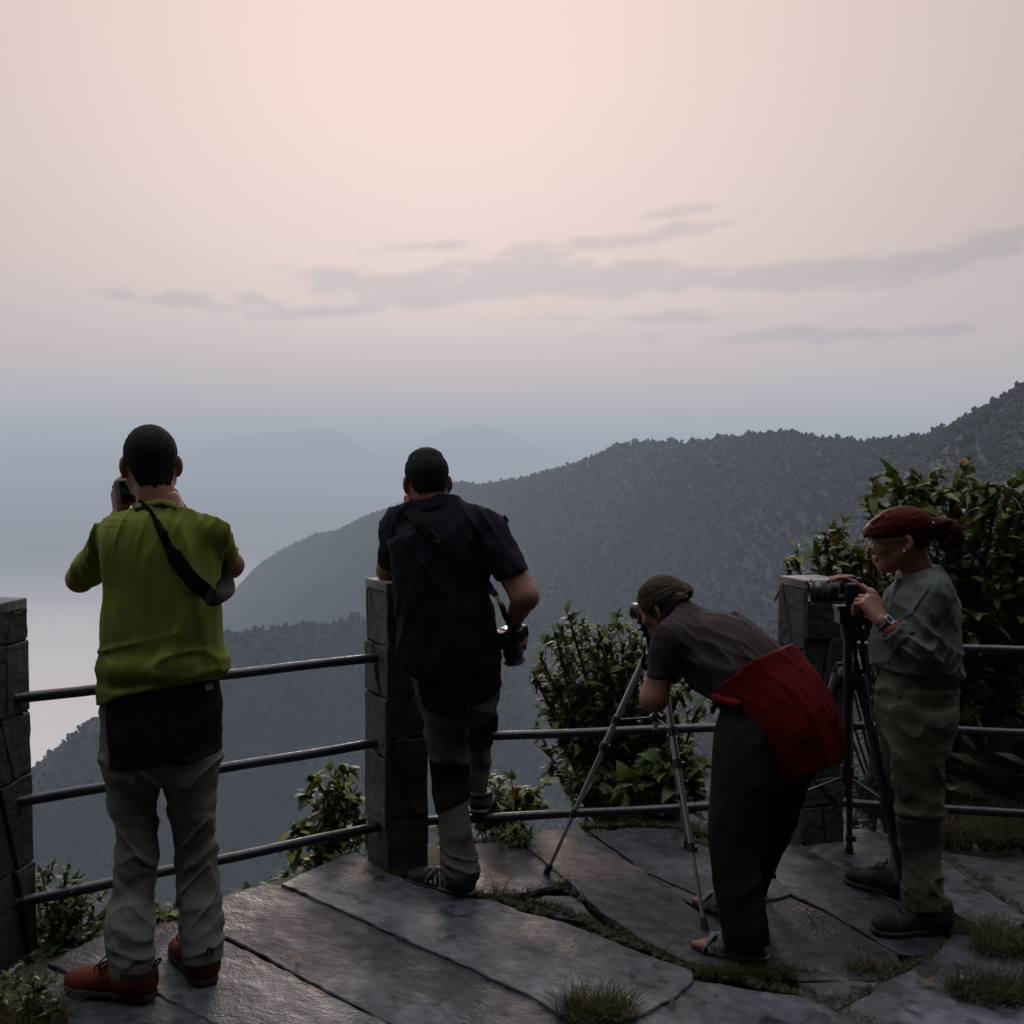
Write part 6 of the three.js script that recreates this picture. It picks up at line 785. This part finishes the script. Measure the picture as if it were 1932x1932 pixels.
shrub('shrub', 'feathery green weed growing between the slabs beside the raised shoe', 'plant', G(972, 1596, -0.02), at([[945, 1575], [955, 1562], [975, 1560], [992, 1568], [1002, 1580], [965, 1585], [985, 1588], [950, 1590]], 4.35, 4.45), { seed: 27, size: 0.30, per: 16, most: 70, from: 0.2, stem: 0.003, twig: 0.04, young: 0.6 });
shrub('shrub', 'yellowing seedling between the legs of the man in green', 'plant', G(300, 1745, -0.05), at([[297, 1712], [290, 1730], [305, 1728]], 3.55, 3.6), { seed: 29, size: 0.5, per: 7, most: 24, from: 0.3, stem: 0.003, twig: 0.03, wide: 1.5 });
shrub('shrub', 'dark shrub at the right edge below the top rail', 'shrub', onGround(1890, 1560, 5.6), [...at([[1850, 1290], [1870, 1300], [1895, 1275], [1912, 1262], [1925, 1280], [1940, 1270], [1830, 1340], [1860, 1330], [1900, 1310], [1930, 1320], [1960, 1290]], 5.1, 5.4), ...tipsIn(33, 18, [[1800, 1360], [1860, 1310], [1950, 1290], [1980, 1420], [1900, 1440], [1820, 1420]], 5.2, 5.7)], { seed: 31, size: 0.7, per: 10, most: 170, from: 0.4, stem: 0.010, twig: 0.1, young: 0.4, wide: 1.2 });
// broken trunk seen past the hip of the woman at the right
{ const a = onGround(1645, 1580, 5.0), t = thing('tree_stump', 'thin broken brown trunk behind the rails left of the red haired woman', 'trunk', a), p = [V(0, 0, 0), P(1645, 1500, 5).sub(a), P(1650, 1400, 5.0).sub(a), P(1651, 1328, 5.0).sub(a)], g = new THREE.TubeGeometry(new THREE.CatmullRomCurve3(p), 16, 0.022, 9), q = g.attributes.position; for (let i = 0; i < q.count; i++) { const n = 1 + 0.0; q.setX(i, q.getX(i) + 0.006 * vnoise(q.getX(i) * 40, q.getY(i) * 16, q.getZ(i) * 40)); } g.computeVertexNormals(); put('trunk', g, mat([0.05, 0.028, 0.018], 0.95), t); put('broken_top', new THREE.ConeGeometry(0.022, 0.05, 7).translate(p[3].x, p[3].y + 0.02, p[3].z), mat([0.10, 0.04, 0.02], 0.95), t); put('knot', rod(p[1], p[1].clone().add(V(-0.09, 0.04, 0.02)), 0.016, 0.006, 7), mat([0.05, 0.028, 0.018], 0.95), t); }
// ferns
const M_fern = [[0.030, 0.055, 0.018], [0.040, 0.068, 0.020]].map(leafMat);
function fern(label, root, fronds, seed) {
  const t = thing('fern', label, 'fern', root, null), r = rng(seed);
  for (const tip of fronds) {
    const e = tip.clone().sub(root), mid = e.clone().multiplyScalar(0.5).add(V(0, 0.16 + 0.1 * r(), 0)), c = new THREE.CatmullRomCurve3([V(0, 0, 0), mid, e]), pos = [], idx = [], n = 34;
    const side0 = V().crossVectors(e, V(0, 1, 0)).normalize();
    for (let i = 5; i <= n; i++) { const k = i / n, p = c.getPoint(k), T = c.getTangent(k), w = 0.15 * Math.sin(Math.PI * Math.pow(k, 0.75)) + 0.008; for (const s of [-1, 1]) { const d = side0.clone().multiplyScalar(s).addScaledVector(T, 0.45).add(V(0, -0.25 - 0.2 * r(), 0)).normalize(), m = 6; for (let q = 0; q < m; q++) { const a = p.clone().addScaledVector(d, w * q / m), b = p.clone().addScaledVector(d, w * (q + 1) / m), h = 0.011 * (1 - q / m * 0.7), o = pos.length / 3; for (const v of [a, b, a.clone().addScaledVector(T, h).addScaledVector(d, h * 0.6), a.clone().addScaledVector(T, -h).addScaledVector(d, h * 0.6)]) pos.push(v.x, v.y, v.z); idx.push(o, o + 1, o + 2, o, o + 3, o + 1); } } }
    const f = put('frond', geo(pos, idx), M_fern[Math.floor(r() * 2)], t); put('rachis', new THREE.TubeGeometry(c, 12, 0.0025, 4), M_bark, f);
  }
}
fern('fern with long fronds behind the legs of the red haired woman', onGround(1880, 1560, 4.9), at([[1800, 1370], [1786, 1420], [1782, 1460], [1800, 1490], [1840, 1345], [1850, 1400], [1900, 1350], [1930, 1380], [1840, 1450], [1800, 1440]], 4.7, 5.0), 41);
fern('fern at the right edge of the photo under the middle rail', onGround(1960, 1570, 4.85), at([[1850, 1460], [1880, 1420], [1920, 1400], [1950, 1420], [1880, 1490], [1930, 1470], [1990, 1440], [1850, 1500]], 4.65, 4.95), 43);
fern('small bright fern beside the foot of the black tripod post', onGround(1650, 1570, 4.75), at([[1610, 1548], [1630, 1535], [1660, 1538], [1680, 1550], [1640, 1555]], 4.65, 4.8), 45);
// grass tufts: bent blades
const M_grass = [[0.026, 0.030, 0.009], [0.034, 0.030, 0.011], [0.075, 0.054, 0.024], [0.016, 0.021, 0.008]].map((c) => mat(c, 0.9, { specularIntensity: 0.15, transmission: 0.3, thickness: 0 }));
function blades(root, spots, { h = 0.10, lean = 0.8, n = 6, w = 0.0022, dry = 0.25, seed = 1 }) {
  const r = rng(seed), lists = M_grass.map(() => ({ pos: [], idx: [] }));
  for (const p of spots) for (let q = 0; q < n; q++) {
    const a = r() * 6.2832, l = h * (0.45 + 0.8 * r()), o = p.clone().add(V((r() - 0.5) * 0.02, 0, (r() - 0.5) * 0.02)).sub(root), dir = V(Math.cos(a), 0, Math.sin(a)), k = lean * (0.3 + r()), m = r() < dry ? 2 : [0, 1, 3][Math.floor(r() * 3)], L = lists[m], s = L.pos.length / 3, sd = V(-dir.z, 0, dir.x), N = 4;
    for (let i = 0; i <= N; i++) { const t = i / N, c = o.clone().addScaledVector(dir, l * k * t * t * 0.9 + l * 0.1 * t).add(V(0, l * (t - 0.35 * k * t * t), 0)), hw = w * (1 - t) + 0.0003; L.pos.push(c.x - sd.x * hw, c.y, c.z - sd.z * hw, c.x + sd.x * hw, c.y, c.z + sd.z * hw); if (i < N) { const b = s + i * 2; L.idx.push(b, b + 1, b + 2, b + 1, b + 3, b + 2); } }
  }
  return lists;
}
function tuft(label, cx, cy, rx, rz, count, o = {}) {
  const root = G(cx, cy, -0.02), t = thing('grass_tuft', label, 'grass', root), r = rng(o.seed ?? 1), spots = []; for (let i = 0; i < count; i++) { const a = r() * 6.2832, q = Math.sqrt(r()); spots.push(root.clone().add(V(rx * q * Math.cos(a), 0, rz * q * Math.sin(a)))); }
  blades(root, spots, o).forEach((L, m) => { if (L.pos.length) put('blades', geo(L.pos, L.idx), M_grass[m], t, 'stuff'); });
}
tuft('round grass tuft cut off by the bottom edge of the photo', 1128, 1932, 0.11, 0.07, 150, { h: 0.10, lean: 0.9, n: 7, seed: 51, dry: 0.3 });
tuft('grass in the joint under the sandal of the bending woman', 1400, 1846, 0.15, 0.03, 110, { h: 0.055, lean: 1.1, n: 7, seed: 53, dry: 0.3 });
tuft('thin dry grass in front of the boot of the red haired woman', 1650, 1838, 0.10, 0.03, 34, { h: 0.07, lean: 1.2, n: 5, seed: 55, dry: 0.5 });
tuft('grass clump right of the boots of the red haired woman', 1840, 1765, 0.14, 0.06, 100, { h: 0.07, lean: 1.1, n: 6, seed: 57, dry: 0.3 });
tuft('bigger grass clump at the right edge below the boots', 1915, 1808, 0.14, 0.07, 130, { h: 0.10, lean: 1.1, n: 6, seed: 59, dry: 0.25 });
tuft('grass clump in the bottom right corner', 1885, 1890, 0.16, 0.07, 150, { h: 0.10, lean: 1.1, n: 6, seed: 61, dry: 0.3 });
tuft('long dry grass under the lowest rail at the right edge', 1870, 1590, 0.38, 0.12, 190, { h: 0.16, lean: 1.2, n: 6, seed: 63, dry: 0.5 });
tuft('dry blades beside the shoe of the man in navy', 938, 1692, 0.03, 0.02, 9, { h: 0.09, lean: 1.0, n: 3, seed: 65, dry: 0.9 });
tuft('dry grass at the foot of the post beside the black trail shoe', 745, 1655, 0.09, 0.02, 24, { h: 0.06, lean: 1.2, n: 4, seed: 67, dry: 0.7 });
tuft('dry grass in the bottom left corner of the photo', 60, 1935, 0.12, 0.05, 70, { h: 0.09, lean: 1.2, n: 5, seed: 69, dry: 0.7 });
tuft('short grass at the paving edge left of the bending woman', 1310, 1578, 0.08, 0.04, 40, { h: 0.08, lean: 1.0, n: 5, seed: 71, dry: 0.6 });
tuft('grass seam under the left leg of the man in green', 325, 1742, 0.06, 0.02, 22, { h: 0.06, lean: 1.1, n: 4, seed: 73, dry: 0.7 });
// moss and litter in the joints: too many tufts to count
{
  const root = V(0, 0, 0), o = new THREE.Group(); o.name = 'moss'; scene.add(o); tag(o, 'dark moss and short grass that fills the joints between the slabs', 'moss', null, 'stuff');
  const lines = [[[868, 1690], [905, 1692], [950, 1700], [1000, 1716], [1040, 1728]], [[994, 1604], [1068, 1662], [1112, 1702], [1213, 1776], [1305, 1824]], [[1000, 1702], [1070, 1722], [1140, 1760], [1220, 1790], [1300, 1825]], [[940, 1692], [980, 1688], [1060, 1672], [1090, 1685]], [[1300, 1826], [1350, 1838], [1420, 1846], [1500, 1838], [1540, 1836]], [[1505, 1870], [1560, 1898], [1600, 1890], [1650, 1868]], [[1380, 1842], [1440, 1862], [1505, 1876]], [[1785, 1712], [1830, 1742], [1890, 1770]], [[1660, 1855], [1700, 1834], [1760, 1804], [1795, 1762]], [[1782, 1618], [1862, 1678], [1940, 1732]], [[890, 1596], [940, 1584], [1000, 1580]], [[1100, 1562], [1200, 1556], [1320, 1560]], [[1270, 1886], [1240, 1900], [1195, 1922]], [[1590, 1908], [1640, 1935], [1700, 1980]]];
  const r = rng(77), spots = []; lines.forEach((l, li) => { for (let i = 0; i + 1 < l.length; i++) { const a = G(...l[i], -0.012), b = G(...l[i + 1], -0.012), n = Math.ceil(a.distanceTo(b) / 0.006), w = li < 5 ? 0.044 : 0.02; for (let k = 0; k < n; k++) spots.push(a.clone().lerp(b, k / n).add(V((r() - 0.5) * w, 0, (r() - 0.5) * w))); } });
  blades(root, spots, { h: 0.026, lean: 1.1, n: 7, w: 0.0026, dry: 0.14, seed: 78 }).forEach((L, m) => { if (L.pos.length) put('blades', geo(L.pos, L.idx), M_grass[m], o, 'stuff'); });
  const clump = []; for (const p of spots) if (r() < 0.55) { const g = new THREE.IcosahedronGeometry(0.009 + 0.008 * r(), 0); g.scale(1.3, 0.8, 1.3); g.translate(p.x, p.y + 0.004 * r(), p.z); clump.push(g); } put('moss_cushions', mergeGeometries(clump), mat([0.024, 0.024, 0.010], 1), o, 'stuff');
}
// dry leaves lying on the slabs
[[1530, 1720, 'brown dry leaf on the slab in front of the black tripod'], [1766 - 0, 1850, 'crumpled leaf at the right end of the thin dry grass'], [1262, 1884, 'curled dead leaf in the crack of the slabs near the bottom'], [1060, 1660, 'dead leaf at the end of the mossy joint near the tripod foot'], [568, 1812, 'tiny dead leaf on the long slab, bottom centre left']].forEach(([x, y, label], i) => { const g = leafGeo(0.045, 0.010, 0.5, 0.6); g.rotateX(-Math.PI / 2 + 0.2); g.rotateY(i * 1.7); const t = put('dry_leaf', g, mat(i === 2 ? [0.03, 0.015, 0.012] : [0.13, 0.07, 0.03], 0.9)); t.position.copy(G(x, y, 0.022)); tag(t, label, 'leaf', 'dry leaves on the paving'); });
{ const g = new THREE.PlaneGeometry(0.05, 0.022, 8, 4), p = g.attributes.position; for (let i = 0; i < p.count; i++) p.setZ(i, 0.006 * vnoise(p.getX(i) * 120, p.getY(i) * 120, 3)); g.computeVertexNormals(); g.rotateX(-Math.PI / 2); const t = put('wrapper', g, mat([0.25, 0.25, 0.32], 0.25, { metalness: 0.7 })); t.position.copy(G(1822, 1842, 0.018)); t.rotation.y = 0.4; tag(t, 'shiny crumpled scrap of foil on the slab at lower right', 'litter'); }
// added out of view: trees and bushes behind the camera, placed to shade the terrace
{
  const M_shade = mat([0.030, 0.048, 0.014], 0.8, { specularIntensity: 0.2 });
  const G_clump = (() => { const l = [], r = rng(90); for (let i = 0; i < 34; i++) { const g = leafKinds[i % 4].clone(); g.scale(4, 4, 4); g.rotateX(r() * 6); g.rotateY(r() * 6); g.translate((r() - 0.5) * 1.1, (r() - 0.5) * 0.7, (r() - 0.5) * 1.1); l.push(g); } return mergeGeometries(l); })(), m4 = new THREE.Matrix4(), q = new THREE.Quaternion();
  const grow = (name, label, category, group, list, seed) => list.forEach(([x, z, h, rad, low, n], i) => {
    const base = V(x, groundAt(x, z) - 0.2, z), t = thing(name, label, category, base, group), r = rng(seed + i), limbs = [rod(V(0, 0, 0), V(0.1 * h / 4, h * 0.6, 0), h * 0.024, h * 0.014, 9).toNonIndexed()];
    for (let k = 0; k < 9; k++) { const a = k * 2.4, y = h * (low + 0.3 * k / 9); limbs.push(rod(V(0.12 * k / 9, y, 0), V(Math.cos(a) * rad * 0.7, y + h * 0.13, Math.sin(a) * rad * 0.7), h * 0.008, h * 0.003, 6).toNonIndexed()); } put('trunk', merged(limbs), M_bark, t);
    const im = new THREE.InstancedMesh(G_clump, M_shade, n); im.name = 'crown'; im.castShadow = im.receiveShadow = true; im.userData.kind = 'stuff';
    for (let k = 0; k < n; k++) { const a = r() * 6.2832, u = r(), y = h * (low + (1 - low) * u), rr = rad * Math.sqrt(r()) * Math.pow(Math.sin(Math.PI * (0.16 + 0.78 * u)), 0.6) * (0.85 + 0.3 * vnoise(Math.cos(a) * 2 + i, y * 0.6, Math.sin(a) * 2)); q.setFromAxisAngle(V(r() - 0.5, r() - 0.5, r() - 0.5).normalize(), r() * 6); const s = (0.7 + 0.5 * r()) * Math.min(1, h / 6); m4.compose(V(rr * Math.cos(a), y, rr * Math.sin(a)), q, V(s, s, s)); im.setMatrixAt(k, m4); }
    t.add(im);
  });
  grow('added_tree', 'unseen broad leaved crown added behind the camera to shade the terrace', 'added_tree', 'unseen trees added for shade', [[-8.5, 3.5, 10, 4.6, 0.2, 700], [-4.2, 4.2, 11, 5.2, 0.42, 1300], [0.3, 4.0, 11, 5.4, 0.44, 1500], [4.8, 4.2, 11, 5.2, 0.42, 1300], [8.8, 3.0, 10, 4.6, 0.2, 700], [-12, 0.5, 8, 3.6, 0.1, 500], [12.5, -0.5, 9, 4, 0.1, 500], [-6.6, 0.0, 8, 3.0, 0.04, 520], [-9.0, -2.6, 8, 3.0, 0.04, 460], [7.0, -0.3, 9, 3.2, 0.04, 560], [9.6, -3.0, 9, 3.4, 0.04, 520]], 100);
  grow('added_hedge', 'unseen dense bush added behind the camera to block low light', 'added_hedge', 'unseen bushes added for shade', [[-5.5, 2.8, 3.6, 1.9, 0.02, 260], [-2.6, 3.4, 3.8, 1.9, 0.02, 260], [0.2, 3.7, 4, 1.9, 0.02, 260], [3.0, 3.4, 3.8, 1.9, 0.02, 260], [5.8, 2.7, 3.6, 1.9, 0.02, 260]], 130);
}
// low leafy cover on the steep bank just outside the paving
{
  const r = rng(200), spots = []; let guard = 0;
  while (spots.length < 2600 && guard++ < 200000) { const x = lerp(-4.5, 5, r()), z = lerp(-3, -8.5, r()), e = beyond(x, z); if (e > 0.10 && e < 3.2 && r() < 1.2 - e * 0.25) spots.push([x, groundAt(x, z), z]); }
  const parts = []; for (let i = 0; i < 7; i++) { const g = leafKinds[i % 4].clone(); g.scale(0.62, 0.62, 0.62); g.rotateX(-0.5 - 0.7 * r()); g.rotateY(i * 0.9); parts.push(g); }
  const im = new THREE.InstancedMesh(mergeGeometries(parts), M_leaves[3], spots.length), m4 = new THREE.Matrix4(), q = new THREE.Quaternion(); im.name = 'undergrowth'; im.castShadow = im.receiveShadow = true; spots.forEach(([x, y, z], i) => { q.setFromEuler(new THREE.Euler(0.5 * (r() - 0.5), r() * 6.3, 0.5 * (r() - 0.5))); const s = 0.6 + 0.8 * r(); m4.compose(V(x, y + 0.02 * r(), z), q, V(s, s, s)); im.setMatrixAt(i, m4); });
  scene.add(im); tag(im, 'low green leaves covering the bank just below the edge of the paving', 'undergrowth', null, 'stuff');
}
renderer.render(scene, camera);
